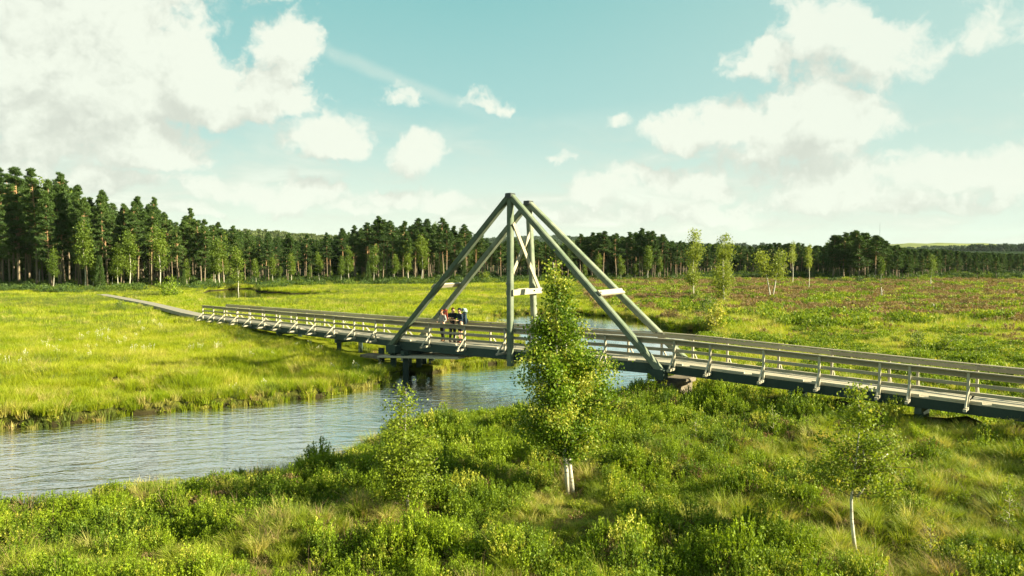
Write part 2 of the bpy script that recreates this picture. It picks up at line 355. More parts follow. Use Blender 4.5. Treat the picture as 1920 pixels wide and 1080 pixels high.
# ------------------------------------------------------------------ terrain: one sheet, river and ponds carved in
def gp(l): return np.array([G(px, py, 0.)[:2] for px, py in l])
RIVER = np.vstack([[[-90, 44]], [[-45, 36]], gp([(0, 801), (60, 799), (130, 793), (200, 783), (300, 771), (400, 763), (500, 755), (600, 742), (680, 729), (713, 721), (735, 706), (765, 700), (790, 708),
     (812, 697), (860, 688), (905, 683), (960, 678), (972, 662), (962, 640), (945, 618), (915, 606), (890, 598), (905, 593), (960, 589), (1065, 588), (1150, 594), (1215, 602), (1255, 616), (1335, 625), (1350, 638),
     (1305, 650), (1275, 664), (1268, 690), (1248, 730), (1218, 752), (1130, 768), (1050, 782), (960, 797), (880, 797), (800, 806), (745, 822), (700, 850), (650, 872), (560, 890), (500, 908), (420, 925), (330, 935), (200, 955), (100, 975), (0, 985)]), [[-45, 14]], [[-90, 10]]])
POND = gp([(384, 547), (430, 543), (490, 542), (480, 547), (540, 551), (640, 553), (650, 558), (560, 563), (480, 568), (400, 568), (375, 558)])
def sdf(poly, x, y):
    x = np.asarray(x, float); y = np.asarray(y, float); d = np.full(x.shape, 1e9); ins = np.zeros(x.shape, bool)
    for (ax, ay), (bx, by) in zip(poly, np.roll(poly, -1, 0)):
        ex, ey = bx - ax, by - ay; t = np.clip(((x - ax) * ex + (y - ay) * ey) / (ex * ex + ey * ey + 1e-12), 0, 1)
        d = np.minimum(d, (x - ax - t * ex) ** 2 + (y - ay - t * ey) ** 2)
        c = ((ay > y) != (by > y)) & (x < ex * (y - ay) / (ey if ey != 0 else 1e-12) + ax); ins ^= c
    d = np.sqrt(d); return np.where(ins, d, -d)          # positive in the water
def wdist(x, y):
    w = np.maximum(sdf(RIVER, x, y), sdf(POND, x, y) * 1.0)
    return w + (fbm(x, y, .8, 3, 5) - .5) * 1.1 * sstep(np.asarray(y), 200, 150)
def hgt(x, y, wd=None):
    x = np.asarray(x, float); y = np.asarray(y, float)
    if wd is None: wd = wdist(x, y)
    base = .40 + (fbm(x, y, .09, 3, 1) - .5) * .35 + (fbm(x, y, .7, 3, 2) - .5) * .28 * sstep(y, 90, 40)
    base = base + ((fbm(x, y, .42, 3, 12) - .5) * 1.0 + (fbm(x, y, 1.15, 2, 14) - .5) * .55) * sstep(y, 44, 34) * sstep(-wd, .3, 2.5)
    base = base + .3 * sstep(x, 10, 40) * sstep(y, 60, 20)
    tq = np.clip(((x - 5.5) * 9.4 - (y - 31.6) * 6.4) / (9.4 ** 2 + 6.4 ** 2), .22, 1.4); dq = np.hypot(x - 5.5 - tq * 9.4, y - 31.6 + tq * 6.4)
    base = base + .42 * np.exp(-(dq / 2.4) ** 2)
    base = np.maximum(base, .16) + 5. * sstep(y, 420, 1600)
    return base * 1.0 + (-1.1 - base) * sstep(wd, -.12, .30)
def ax_(n, span, b, c=0): t = np.linspace(-1, 1, n); return c + span * np.sinh(b * t) / np.sinh(b)
gx = ax_(620, 5000, 8.0); gy = ax_(680, 5000, 8.0, 34)
GX, GY = np.meshgrid(gx, gy); inner = (np.abs(GX) < 130) & (GY > -40) & (GY < 190)
wd = np.full(GX.shape, -50.); wd[inner] = wdist(GX[inner], GY[inner])
GZ = hgt(GX, GY, wd)
nx, ny = len(gx), len(gy); ii = (np.arange(ny - 1)[:, None] * nx + np.arange(nx - 1)[None]).ravel()
def ground_mat():
    m, T, out = new_mat('bog_soil_and_moss'); g = T.node('ShaderNodeNewGeometry'); p = g.outputs['Position']
    n1 = T.noise(p, 1.6, 5, .65); n2 = T.noise(p, .11, 4, .6); n3 = T.noise(p, 9, 4, .6)
    c = T.mix(T.maprange(n1, .35, .65), (.030, .034, .010), (.10, .11, .016))
    c = T.mix(T.maprange(n3, .5, .7, 0, .6), c, (.10, .065, .03))
    far = T.maprange(T.sep(p)[1], 34, 60)
    c = T.mix(far, c, T.mix(T.maprange(n2, .35, .65), (.13, .19, .012), (.26, .28, .02)))
    hx = T.maprange(T.math('ADD', T.sep(p)[0], T.math('MULTIPLY', n2, 30)), 30, 60)
    c = T.mix(T.math('MULTIPLY', hx, T.maprange(T.sep(p)[1], 55, 85)), c, T.mix(T.maprange(n1, .35, .65), (.15, .12, .05), (.25, .19, .11)))
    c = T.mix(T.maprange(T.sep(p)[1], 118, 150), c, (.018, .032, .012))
    c = T.mix(T.maprange(T.sep(p)[2], .28, .06), c, (.035, .030, .014))
    T.l.new(principled(T, c, .95, 0., bump=n3, bstr=.5, bdist=.06).outputs[0], out.inputs[0]); return m
tag(obj('ground', mesh_np('ground', np.stack([GX, GY, GZ], -1).reshape(-1, 3), [np.stack([ii, ii + 1, ii + nx + 1, ii + nx], 1)], ground_mat(), smooth=True)), kind='structure')

def water_mat(rip):
    m, T, out = new_mat('rippled_water'); g = T.node('ShaderNodeNewGeometry'); p = g.outputs['Position']
    warp = T.vmath('ADD', p, T.vmath('SCALE', T.noise(p, .25, 3, .6, color=True), scale=2.2))
    rot = T.node('ShaderNodeVectorRotate', rotation_type='Z_AXIS'); T.inp(rot.inputs['Vector'], warp); rot.inputs['Angle'].default_value = R(-14)
    a = T.noise(T.vmath('MULTIPLY', rot.outputs[0], (.55, 2.3, 1)), 1.0, 3, .6, .3)
    b = T.noise(T.vmath('MULTIPLY', p, (5, 12, 1)), 1.0, 2, .5)
    amp = T.maprange(T.sep(p)[1], 34, 46, 1.0, .12)
    patch = T.maprange(T.noise(p, .12, 2, .5), .3, .7, .5, 1.1)
    hgt_ = T.math('MULTIPLY', T.math('MULTIPLY', T.math('MULTIPLY_ADD', b, .22, a), amp), patch)
    n = T.node('ShaderNodeBump'); T.inp(n.inputs['Height'], hgt_); n.inputs['Strength'].default_value = rip; n.inputs['Distance'].default_value = .12
    gl = T.node('ShaderNodeBsdfGlossy'); gl.inputs['Roughness'].default_value = .04; T.inp(gl.inputs['Color'], (.95, .97, .97)); T.l.new(n.outputs[0], gl.inputs['Normal'])
    df = T.node('ShaderNodeBsdfDiffuse'); T.inp(df.inputs['Color'], (.012, .022, .020))
    fr = T.node('ShaderNodeFresnel'); fr.inputs['IOR'].default_value = 1.9
    mx = T.node('ShaderNodeMixShader'); T.l.new(T.math('MULTIPLY_ADD', fr.outputs[0], 1.9, .20, clamp=True), mx.inputs[0])
    T.l.new(df.outputs[0], mx.inputs[1]); T.l.new(gl.outputs[0], mx.inputs[2]); T.l.new(mx.outputs[0], out.inputs[0]); return m
wv = [(-150, -20, 0), (150, -20, 0), (150, 150, 0), (-150, 150, 0)]
me = bpy.data.meshes.new('river_water'); me.from_pydata(wv, [], [[0, 1, 2, 3]]); me.materials.append(water_mat(1.0)); tag(obj('river_water', me), kind='structure')

# path of the boardwalk on the left bank
def strip(name, pts, w, mat, th=.12):
    pts = [Vector(p) for p in pts]; V = []; F = []
    for i, p in enumerate(pts):
        d = (pts[min(i + 1, len(pts) - 1)] - pts[max(i - 1, 0)]); n = Vector((-d.y, d.x, 0)).normalized() * w / 2
        V += [tuple(p - n), tuple(p + n), tuple(p + n - Vector((0, 0, th))), tuple(p - n - Vector((0, 0, th)))]
    for i in range(len(pts) - 1):
        for j in range(4): F.append([4 * i + j, 4 * i + (j + 1) % 4, 4 * i + 4 + (j + 1) % 4, 4 * i + 4 + j])
    F += [[0, 3, 2, 1], [4 * len(pts) - 4 + j for j in range(4)]]
    me = bpy.data.meshes.new(name); me.from_pydata(V, [], F); me.materials.append(mat); o = obj(name, me); return o
pathmat = wood_mat('path_planks', (.27, .245, .195), (.38, .345, .275), (.15, .13, .1), scale=1.2)

# ------------------------------------------------------------------ the footbridge
K = [P(382, 596, 64.), P(740, 638.5, 41.2), P(1240, 681, 31.4), P(1815, 755, 25.2), P(2250, 811, 21.4)]
K[1].z += .03
SEGN = []
for a, b in zip(K, K[1:]):
    d = (b - a).normalized(); SEGN.append(Vector((-d.y, d.x, 0)).normalized() * (1 if -d.y * 0 + d.x > 0 else -1))
WID = 1.85
def colx(p):                        # photo column of a world point
    v = p - Vector((0, 0, CAMZ)); c, s = math.cos(PITCH), math.sin(PITCH); return 960 + F * v.x / (v.y * c - v.z * s)
def near(px, off=0., dz=0.):        # point on the walkway's near edge seen in column px, moved across and up
    for i, (a, b) in enumerate(zip(K, K[1:])):
        if px <= colx(b) or i == len(K) - 2:
            lo, hi = -.6, 1.6
            for _ in range(40):
                m = (lo + hi) / 2
                if colx(a.lerp(b, m)) < px: lo = m
                else: hi = m
            p = a.lerp(b, lo); n = SEGN[i]
            if i and abs(px - colx(a)) < 1: n = (SEGN[i - 1] + SEGN[i]).normalized()
            return p + n * off + Vector((0, 0, dz))
def nrm(px):
    for i, b in enumerate(K[1:]):
        if px <= colx(b) or i == len(K) - 2: return SEGN[i]
bridge = empty('footbridge', K[1]); tag(bridge, 'grey wooden footbridge with two tall A-shaped timber towers crossing the river', 'footbridge')
def bpart(mb, name, mat, parent=None):
    o = mb.build(name, mat, parent or bridge)
    if parent is None: o.matrix_parent_inverse = Matrix.Translation(-bridge.location)
    return o
KPX = [colx(k) for k in K]
# deck: long boards laid along the walkway
mb = MB()
brk = [382] + [p for p in np.linspace(382, 740, 9)[1:-1]] + [740] + list(np.linspace(740, 1240, 7)[1:-1]) + [1240] + list(np.linspace(1240, 1815, 6)[1:-1]) + [1815, 1930, 2080, 2240]
nb = 13; bw = WID / nb
for j in range(nb):
    sh = random.choice([0, 0, 1])
    for a, b in zip(brk, brk[1:]):
        o = bw * (j + .5); dz = random.uniform(-.006, .006)
        mb.bar(near(a + .4, o, -.025 + dz), near(b - .4, o, -.025 + dz), bw - .012, .05, t=random.random())
bpart(mb, 'deck', MAT['deck'])
# kerb pieces at both deck edges
for off in (.06, WID - .06):
    pxs = np.arange(386, 2200, 14.) if False else None
    a = 384.
    mb = MB()
    while a < 2200:
        L = (colx(near(a)) + 922) * .042
        b = a + L * random.uniform(.8, 1.1)
        mb.bar(near(a, off, .035), near(b, off, .035), .10, .07, t=random.uniform(.3, 1)); a = b + L * .16
    bpart(mb, 'kerb_timber', MAT['deck'])
# girders under the deck
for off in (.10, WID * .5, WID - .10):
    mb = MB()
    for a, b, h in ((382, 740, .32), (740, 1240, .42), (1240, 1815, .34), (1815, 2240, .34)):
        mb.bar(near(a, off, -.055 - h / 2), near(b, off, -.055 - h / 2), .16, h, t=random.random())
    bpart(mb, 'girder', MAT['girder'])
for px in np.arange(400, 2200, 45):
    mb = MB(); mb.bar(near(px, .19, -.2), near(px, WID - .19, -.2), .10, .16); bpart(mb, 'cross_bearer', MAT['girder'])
# railings
ST = [382, 402, 422, 446, 471, 497.5, 526, 558, 592, 628, 666, 706, 752, 806, 873, 948, 1040, 1136, 1200, 1265, 1332, 1432, 1536, 1649, 1705, 1815, 1935, 2070, 2220]
SKIP = {752, 1200}
RH = 1.03
for side in (0, 1):
    off = -.06 if side == 0 else WID + .06; sg = -1 if side == 0 else 1
    stn = [s for s in ST if not (side == 0 and s in SKIP)]
    for i, s in enumerate(stn):
        n = nrm(s)
        mb = MB(); mb.bar(near(s, off, -.22), near(s, off, RH - .02), .085, .085, up=n)
        post = bpart(mb, 'railing_post', MAT['post'])
        base = near(s, off)
        mb = MB(); mb.bar(near(s, off + sg * .05, .38), near(s, off + sg * .52, -.10), .055, .07, up=n)
        b_ = mb.build('brace', MAT['post'], post)
        mb = MB(); mb.bar(near(s, off - sg * .35, -.16), near(s, off + sg * .62, -.16), .10, .09)
        b_ = mb.build('outrigger', MAT['pale'], post)
    for nm, z, w_, h_, ins in (('handrail', RH, .15, .045, 0), ('top_rail', RH - .115, .045, .15, -.066), ('middle_rail', .60, .04, .11, -.066), ('low_rail', .30, .04, .11, -.066)):
        mb = MB()
        pts = [near(s, off + sg * ins, z) for s in stn]
        for a, b in zip(pts, pts[1:]):
            mb.bar(a, b, w_, h_, t=random.random())
        bpart(mb, nm, MAT['rail'])
# towers
def onframe(px, off, z=None, dz=0.):
    p = near(px, off); 
    if z is not None: p.z = z
    else: p.z += dz
    return p
TO = -.18; TI = WID + .17
apex_n = P(957, 366, near(961, TO).y); foot_l = near(742, TO, -.15); foot_r = near(1237, TO, -.15)
pc = near(957, TI); apex_f = P(991, 380, pc.y)
footfl = near(742, TI, .05); footfr = near(1237, TI, .05); pf0 = near(957, TI, -.5)
pf0 = Vector((pc.x, pc.y, pf0.z))
def tower(nm, ap, fl, fr, pb, lab):
    t = None
    mb = MB(); mb.bar(pb, ap + Vector((0, 0, .10)), .27, .27, up=nrm(957), bev=.05); q = bpart(mb, 'tower_post', MAT['frame'])
    for f in (fl, fr):
        d = (ap - f).normalized(); mb = MB(); mb.bar(f - d * .25, ap, .27, .30, up=nrm(957), bev=.05); bpart(mb, 'diagonal_leg', MAT['frame'])
    mb = MB(); mb.bar(ap + Vector((0, 0, -.02)) - nrm(957) * .19, ap + Vector((0, 0, -.02)) + nrm(957) * .16, .34, .22, t=.5, bev=.06); bpart(mb, 'apex_plate', MAT['steel'])
    for f in (fl, fr):
        mb = MB(); mb.bar(f + Vector((0, 0, -.28)) - nrm(957) * .2, f + Vector((0, 0, -.28)) + nrm(957) * .2, .72, .42, t=.4, bev=.03); bpart(mb, 'foot_block', MAT['girder'])
        d = (ap - f).normalized()
        for k in (.8, 1.5):
            c = f + d * k
            mb = MB(); mb.bar(c - nrm(957) * .165, c + nrm(957) * .165, .05, .05, t=.4); bpart(mb, 'bolt', MAT['steel'])
tower('near', apex_n, foot_l, foot_r, near(961, TO, -.72), '')
tower('far', apex_f, footfl, footfr, pf0, '')
# cross ties and the X between the posts
TZ = 4.62
def at_z(a, b, z): return a.lerp(b, (z - a.z) / (b.z - a.z))
for fa, fb, side in ((foot_l, footfl, -1), (foot_r, footfr, 1)):
    a = at_z(fa, apex_n, TZ); b = at_z(fb, apex_f, TZ); d = (b - a).normalized()
    dl = (apex_n - fa).normalized(); up = d.cross(dl).normalized()
    if up.z < 0: up = -up
    mb = MB(); mb.bar(a - d * .08 + up * .21, b + d * .02 + up * .21, .27, .09, up=up, t=.5); tb_ = bpart(mb, 'tie_board', MAT['pale'])
    for q_ in (a, b):
        mb = MB(); c_ = q_ + up * .262; mb.bar(c_ - up * .01, c_ + up * .01, .07, .07, up=d); bpart(mb, 'bolt', MAT['steel'])
pn = near(961, TO, 0); dirb = (K[2] - K[1]).normalized(); dirb.z = 0; dirb.normalize()
a = Vector((pn.x, pn.y, TZ)); b = Vector((pc.x, pc.y, TZ)); d = (b - a).normalized()
for s_ in (1,):
    mb = MB(); mb.bar(a - d * .05 + dirb * .19, b + d * .22 + dirb * .19, .08, .27, t=.5); bpart(mb, 'tie_board', MAT['pale'])
    mb = MB(); mb.bar(a - d * .02 - dirb * .19, b + d * .02 - dirb * .19, .08, .27, t=.5); bpart(mb, 'tie_board', MAT['pale'])
zt = 7.85
mb = MB(); mb.bar(Vector((pn.x, pn.y, zt)) + dirb * .19, Vector((pc.x, pc.y, TZ + .1)) + dirb * .19, .07, .20, t=.2); bpart(mb, 'cross_brace', MAT['pale'])
mb = MB(); mb.bar(Vector((pc.x, pc.y, zt - .1)) - dirb * .19, Vector((pn.x, pn.y, TZ + .35)) - dirb * .19, .07, .20, t=.2); bpart(mb, 'cross_brace', MAT['pale'])
# supports
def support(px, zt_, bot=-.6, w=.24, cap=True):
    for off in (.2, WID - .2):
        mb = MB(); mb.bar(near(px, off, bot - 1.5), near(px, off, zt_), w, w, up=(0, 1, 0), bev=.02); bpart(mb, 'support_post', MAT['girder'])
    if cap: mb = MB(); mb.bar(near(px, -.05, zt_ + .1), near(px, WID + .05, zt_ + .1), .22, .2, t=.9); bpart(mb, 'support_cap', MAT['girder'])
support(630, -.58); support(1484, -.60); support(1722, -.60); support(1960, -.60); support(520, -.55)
support(709, -.58, w=.3, cap=False)
dv = dirb; sn = nrm(900)
c = near(1237, WID / 2); lo = c - sn * 1.5; hi = c + sn * 1.5; lo.z = hi.z = c.z - .92
mb = MB(); mb.bar(lo, hi, .95, .2, t=.95, bev=.03); lo2, hi2 = lo + sn * .12, hi - sn * .12; lo2.z = hi2.z = c.z - 2.22
mb.bar(lo2, hi2, .72, 2.4, t=.1, bev=.03); bpart(mb, 'pier', MAT['concrete'])
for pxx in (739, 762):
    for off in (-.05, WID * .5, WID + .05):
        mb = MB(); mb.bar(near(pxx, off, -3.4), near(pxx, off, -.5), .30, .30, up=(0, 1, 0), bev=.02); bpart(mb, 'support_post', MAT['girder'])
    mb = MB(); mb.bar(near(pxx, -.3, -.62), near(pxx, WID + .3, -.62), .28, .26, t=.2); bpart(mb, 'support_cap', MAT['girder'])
# slab footing and sloping planks at the left pier
c = near(712, -.1); c.z = .80
mb = MB(); mb.bar(c - sn * .25 - dv * .7, c - sn * .25 + dv * .9, .9, .14, t=.9); bpart(mb, 'footing_slab', MAT['concrete'])
for q, (o1, o2) in enumerate(((-.45, .15), (.7, 1.0), (1.7, 1.9))):
    a = near(728, o1); a.z = .88; b = near(862, o2); b.z = near(862).z - .62
    mb = MB(); mb.bar(a, b, .62, .09, t=.9); bpart(mb, 'sloping_strut', MAT['pale'])
# boardwalk path joins the left end
c0 = near(382, WID / 2, -.02)
pp = [c0, G(352, 585.5, .9), G(318, 577, .75), G(280, 568, .68), G(245, 561.5, .66), G(216, 556, .6), G(190, 551.5, .45)]
PATHP = [Vector(p) for p in pp]
tag(strip('footpath', pp, 1.2, pathmat, .3), kind='structure')
pp2 = [G(92, 544, .6), G(60, 541.5, .66), G(20, 539.5, .66), G(-40, 537, .66), G(-140, 536, .6)]
tag(strip('footpath', pp2, 2.2, pathmat, .3), kind='structure')

# ------------------------------------------------------------------ people
SKIN = flat_mat('skin', (.55, .33, .22), .6, .3, .08, 20)
def cloth(name, c): return flat_mat(name, c, .85, .1, .2, 25)
def skin_obj(name, pts, edges, rad, mat, parent, root=0, sub=2):
    me = bpy.data.meshes.new(name); me.from_pydata([tuple(p) for p in pts], edges, []); me.materials.append(mat)
    o = obj(name, me, parent); md = o.modifiers.new('skin', 'SKIN'); md.use_smooth_shade = True
    for v, r_ in zip(me.skin_vertices[0].data, rad): v.radius = (r_, r_) if not isinstance(r_, tuple) else r_
    me.skin_vertices[0].data[root].use_root = True
    sb = o.modifiers.new('subdivision', 'SUBSURF'); sb.levels = sub; sb.render_levels = sub; return o
def person(loc, rz, H, label, arms, legs, lean=.0, tops=None, trous=None, shoe=None, hairc=None, hair_long=False, cap=None, shorts=False, sleeves='long', headturn=0.):
    r = empty('person', loc, rz); tag(r, label, 'person', 'hikers on the footbridge'); s = H / 1.75; r.scale = (s, s, s)
    L = lambda x, z: x + lean * max(0, z - .95)
    pel, sp, ch, nk = (0, 0, .95), (L(0, 1.15), 0, 1.15), (L(0, 1.36), 0, 1.36), (L(.01, 1.49), 0, 1.49)
    hd, ht = (L(.03, 1.58), 0, 1.585), (L(.035, 1.69), 0, 1.685)
    pts = [pel, sp, ch, nk, hd, ht]; ed = [(0, 1), (1, 2), (2, 3), (3, 4), (4, 5)]; rd = [(.155, .115), (.135, .10), (.165, .11), .052, (.078, .09), (.07, .085)]
    arm_i = []; leg_i = []
    for sd, (el_, wr, ha) in zip((1, -1), arms):
        sh = (L(0, 1.43), sd * .175, 1.425); b = len(pts); A = [sh, el_, wr, ha]
        pts += A; ed += [(2, b), (b, b + 1), (b + 1, b + 2), (b + 2, b + 3)]; rd += [.058, .042, .028, (.034, .02)]; arm_i.append(A)
        hv = Vector(ha) - Vector(wr); hv.normalize(); side_ = hv.cross(Vector((0, 0, 1))); side_ = side_.normalized() if side_.length > .1 else Vector((1, 0, 0))
        for k, ln in enumerate((.045, .075, .085, .078, .06)):
            o = side_ * (-.03 + .015 * k) if k else side_ * -.035
            st = Vector(ha) + o * (.6 if k else 1) - hv * (.03 if not k else 0)
            m1 = st + (hv * ln * .55 if k else (hv * .02 - side_ * .028)); e1 = m1 + (hv * ln * .45 + Vector((0, 0, -.015)) if k else hv * .025)
            q = len(pts); pts += [tuple(m1), tuple(e1)]; ed += [(b + 3, q), (q, q + 1)]; rd += [.010, .007]
    for sd, (kn, an, to) in zip((1, -1), legs):
        hp = (0, sd * .09, .90); b = len(pts); A = [hp, kn, an, to]
        pts += A; ed += [(0, b), (b, b + 1), (b + 1, b + 2), (b + 2, b + 3)]; rd += [.095, .062, .042, (.035, .03)]; leg_i.append(A)
    body = skin_obj('body', pts, ed, rd, SKIN, r)
    # face: nose, eyes, ears
    mb = MB(); hx, hz = hd[0], 1.60
    mb.tube([(hx + .075, 0, hz + .02), (hx + .10, 0, hz - .015)], [.008, .014], 6)
    nose = mb.build('nose', SKIN, r, True)
    mb = MB()
    for q in (-1, 1): mb.tube([(hx + .068, q * .03, hz + .028), (hx + .080, q * .03, hz + .028)], [.011, .009], 8)
    mb.build('eyes', cloth('eye_dark', (.03, .02, .02)), r, True)
    mb = MB(); mb.tube([(hx + .075, -.025, hz - .05), (hx + .078, .025, hz - .05)], [.007, .007], 6); mb.build('mouth', cloth('lip', (.35, .12, .09)), r, True)
    mb = MB()
    for q in (-1, 1): mb.tube([(hx - .0, q * .078, hz + .03), (hx + .005, q * .086, hz + .0), (hx, q * .076, hz - .03)], [.01, .016, .009], 6)
    mb.build('ears', SKIN, r, True)
    # hair or cap
    def dome(nm, mat, rx, ry, rzz, zc, cut, back=0):
        bm = bmesh.new(); bmesh.ops.create_uvsphere(bm, u_segments=20, v_segments=14, radius=1)
        bmesh.ops.delete(bm, geom=[v for v in bm.verts if v.co.z < cut and v.co.x > -.25], context='VERTS')
        for v in bm.verts:
            v.co = Vector((v.co.x * rx, v.co.y * ry, v.co.z * rzz))
            if v.co.z < 0: v.co.z -= back * abs(v.co.z) / rzz
            v.co += Vector((hd[0] - .012, 0, zc))
        me = bpy.data.meshes.new(nm); bm.to_mesh(me); bm.free(); me.materials.append(mat); me.polygons.foreach_set('use_smooth', [True] * len(me.polygons))
        o = obj(nm, me, r); so_ = o.modifiers.new('thickness', 'SOLIDIFY'); so_.thickness = .012; return o
    dome('hair', cloth('hair', hairc), .098, .09, .105, 1.655, .12 if not hair_long else .05, .16 if hair_long else .04)
    if cap:
        dome('cap', cloth('cap_cloth', cap), .106, .098, .10, 1.675, .25)
        mb = MB(); mb.bar((hx + .06, 0, 1.69), (hx + .17, 0, 1.675), .14, .012); mb.build('cap_peak', cloth('cap_cloth', cap), r)
    # top: torso with sleeves
    tp = [(0, 0, .93), sp, ch, (L(.01, 1.47), 0, 1.47)]; te = [(0, 1), (1, 2), (2, 3)]; tr = [(.175, .13), (.155, .118), (.185, .128), .066]
    for A in arm_i:
        b = len(tp); e_ = Vector(A[1]); w_ = Vector(A[2]); s0 = Vector(A[0])
        if sleeves == 'long': tp += [s0, e_, e_.lerp(w_, .9)]; te += [(2, b), (b, b + 1), (b + 1, b + 2)]; tr += [.073, .056, .041]
        else: tp += [s0, s0.lerp(e_, .75)]; te += [(2, b), (b, b + 1)]; tr += [.073, .062]
    skin_obj('shirt', tp, te, tr, cloth('top_cloth', tops), r, 1)
    tp = [(0, 0, 1.0), (0, 0, .93)]; te = [(0, 1)]; tr = [(.165, .125), (.17, .13)]
    for A in leg_i:
        b = len(tp); h_, k_, a_ = map(Vector, A[:3])
        if shorts: tp += [h_, h_.lerp(k_, .85)]; te += [(1, b), (b, b + 1)]; tr += [.112, .088]
        else: tp += [h_, k_, k_.lerp(a_, .93)]; te += [(1, b), (b, b + 1), (b + 1, b + 2)]; tr += [.108, .074, .056]
    skin_obj('shorts' if shorts else 'trousers', tp, te, tr, cloth('leg_cloth', trous), r, 1)
    for A in leg_i:
        a_, t_ = Vector(A[2]), Vector(A[3]); skin_obj('shoe', [a_ + Vector((-.03, 0, -.03)), a_ + Vector((.03, 0, -.045)), t_ + Vector((.03, 0, 0))], [(0, 1), (1, 2)], [.05, .055, (.05, .035)], cloth('shoe', shoe), r, 1)
    return r
def on_deck(px, off): return near(px, off, .004)
LEGW = [((.06, .09, .48), (-.02, .09, .09), (.13, .10, .04)), ((-.02, -.09, .48), (-.14, -.09, .10), (.0, -.10, .04))]
LEGS = [((.03, .10, .48), (.0, .11, .09), (.14, .13, .04)), ((.03, -.10, .48), (.0, -.11, .09), (.14, -.13, .04))]
p1 = on_deck(806, .95)
person(p1, R(-125), 1.66, 'woman in grey long-sleeved top and black trousers, left of the three hikers', [((-.02, .24, 1.17), (.20, .18, 1.10), (.28, .15, 1.12)), ((-.04, -.24, 1.16), (.18, -.20, 1.06), (.26, -.18, 1.07))],
       LEGW, .06, (.27, .28, .27), (.018, .018, .022), (.30, .16, .08), (.20, .08, .03), True)
p2 = on_deck(826, .90)
person(p2, R(-60), 1.80, 'dark-haired hiker in black tee, middle, reaching towards the hiker beside', [((.12, .30, 1.28), (.33, .38, 1.30), (.42, .40, 1.30)), ((.05, -.25, 1.17), (.26, -.14, 1.15), (.34, -.10, 1.16))],
       LEGW, .06, (.025, .028, .035), (.015, .02, .03), (.06, .05, .05), (.06, .025, .015), False, sleeves='short')
p3 = on_deck(839, 1.0)
person(p3, R(-150), 1.78, 'hiker in navy jacket and dark shorts with bare legs, right of three', [((.03, .24, 1.18), (.24, .16, 1.14), (.32, .12, 1.15)), ((.10, -.28, 1.26), (.32, -.26, 1.24), (.41, -.24, 1.25))],
       LEGS, .08, (.02, .035, .055), (.015, .02, .028), (.28, .10, .08), (.05, .03, .02), False, cap=(.02, .025, .03), shorts=True)
def pack(loc, rz, name, label, cat, col, hood=None):
    r = empty(name, loc, rz); tag(r, label, cat)
    def rb(nm, c, s_, mat, bev=.06):
        bm = bmesh.new(); bmesh.ops.create_cube(bm, size=1)
        for v in bm.verts:
            k = .82 if v.co.z > 0 else 1; v.co = Vector((v.co.x * s_[0] * k, v.co.y * s_[1] * k, v.co.z * s_[2])) + Vector(c)
        bmesh.ops.bevel(bm, geom=bm.edges[:], offset=bev, segments=4, affect='EDGES'); me = bpy.data.meshes.new(nm); bm.to_mesh(me); bm.free(); me.materials.append(mat)
        me.polygons.foreach_set('use_smooth', [True] * len(me.polygons)); return obj(nm, me, r)
    m1 = cloth(name + '_cloth', col); m2 = cloth('strap_cloth', (.03, .03, .035))
    rb('bag_body', (0, 0, .28), (.24, .32, .54), m1); rb('pocket', (-.14, 0, .2), (.10, .24, .26), m2, .04); rb('lid', (0, 0, .58), (.26, .31, .14), m1, .05)
    for q in (-1, 1):
        mb = MB(); mb.tube([(.10, q * .10, .52), (.26, q * .12, .56), (.33, q * .13, .40), (.26, q * .12, .18), (.11, q * .11, .08)], [.018] * 5, 6); mb.build('strap', m2, r, True)
    if hood:
        mb = MB()
        for k in range(9):
            a = -1.3 + 2.6 * k / 8; mb.tube([(-.10, math.sin(a) * .15, .62 + math.cos(a) * .18), (.10, math.sin(a) * .13, .66 + math.cos(a) * .18)], [.028, .028], 6)
        mb.build('sun_hood', cloth('hood_cloth', hood), r, True)
    return r
def behind(p, rz, dist, z): return p + Vector((-math.cos(rz) * dist, -math.sin(rz) * dist, z))
pack(behind(p1, R(-125), .22, 1.02), R(-125), 'backpack', 'rust red backpack carried by the woman in grey', 'backpack', (.13, .028, .02))
pack(behind(p3, R(-150), .21, .92), R(-150), 'child_carrier', 'dark child carrier with pale teal hood on the back of hiker in navy jacket', 'child carrier', (.03, .05, .07), (.30, .40, .38))
#@@PART3

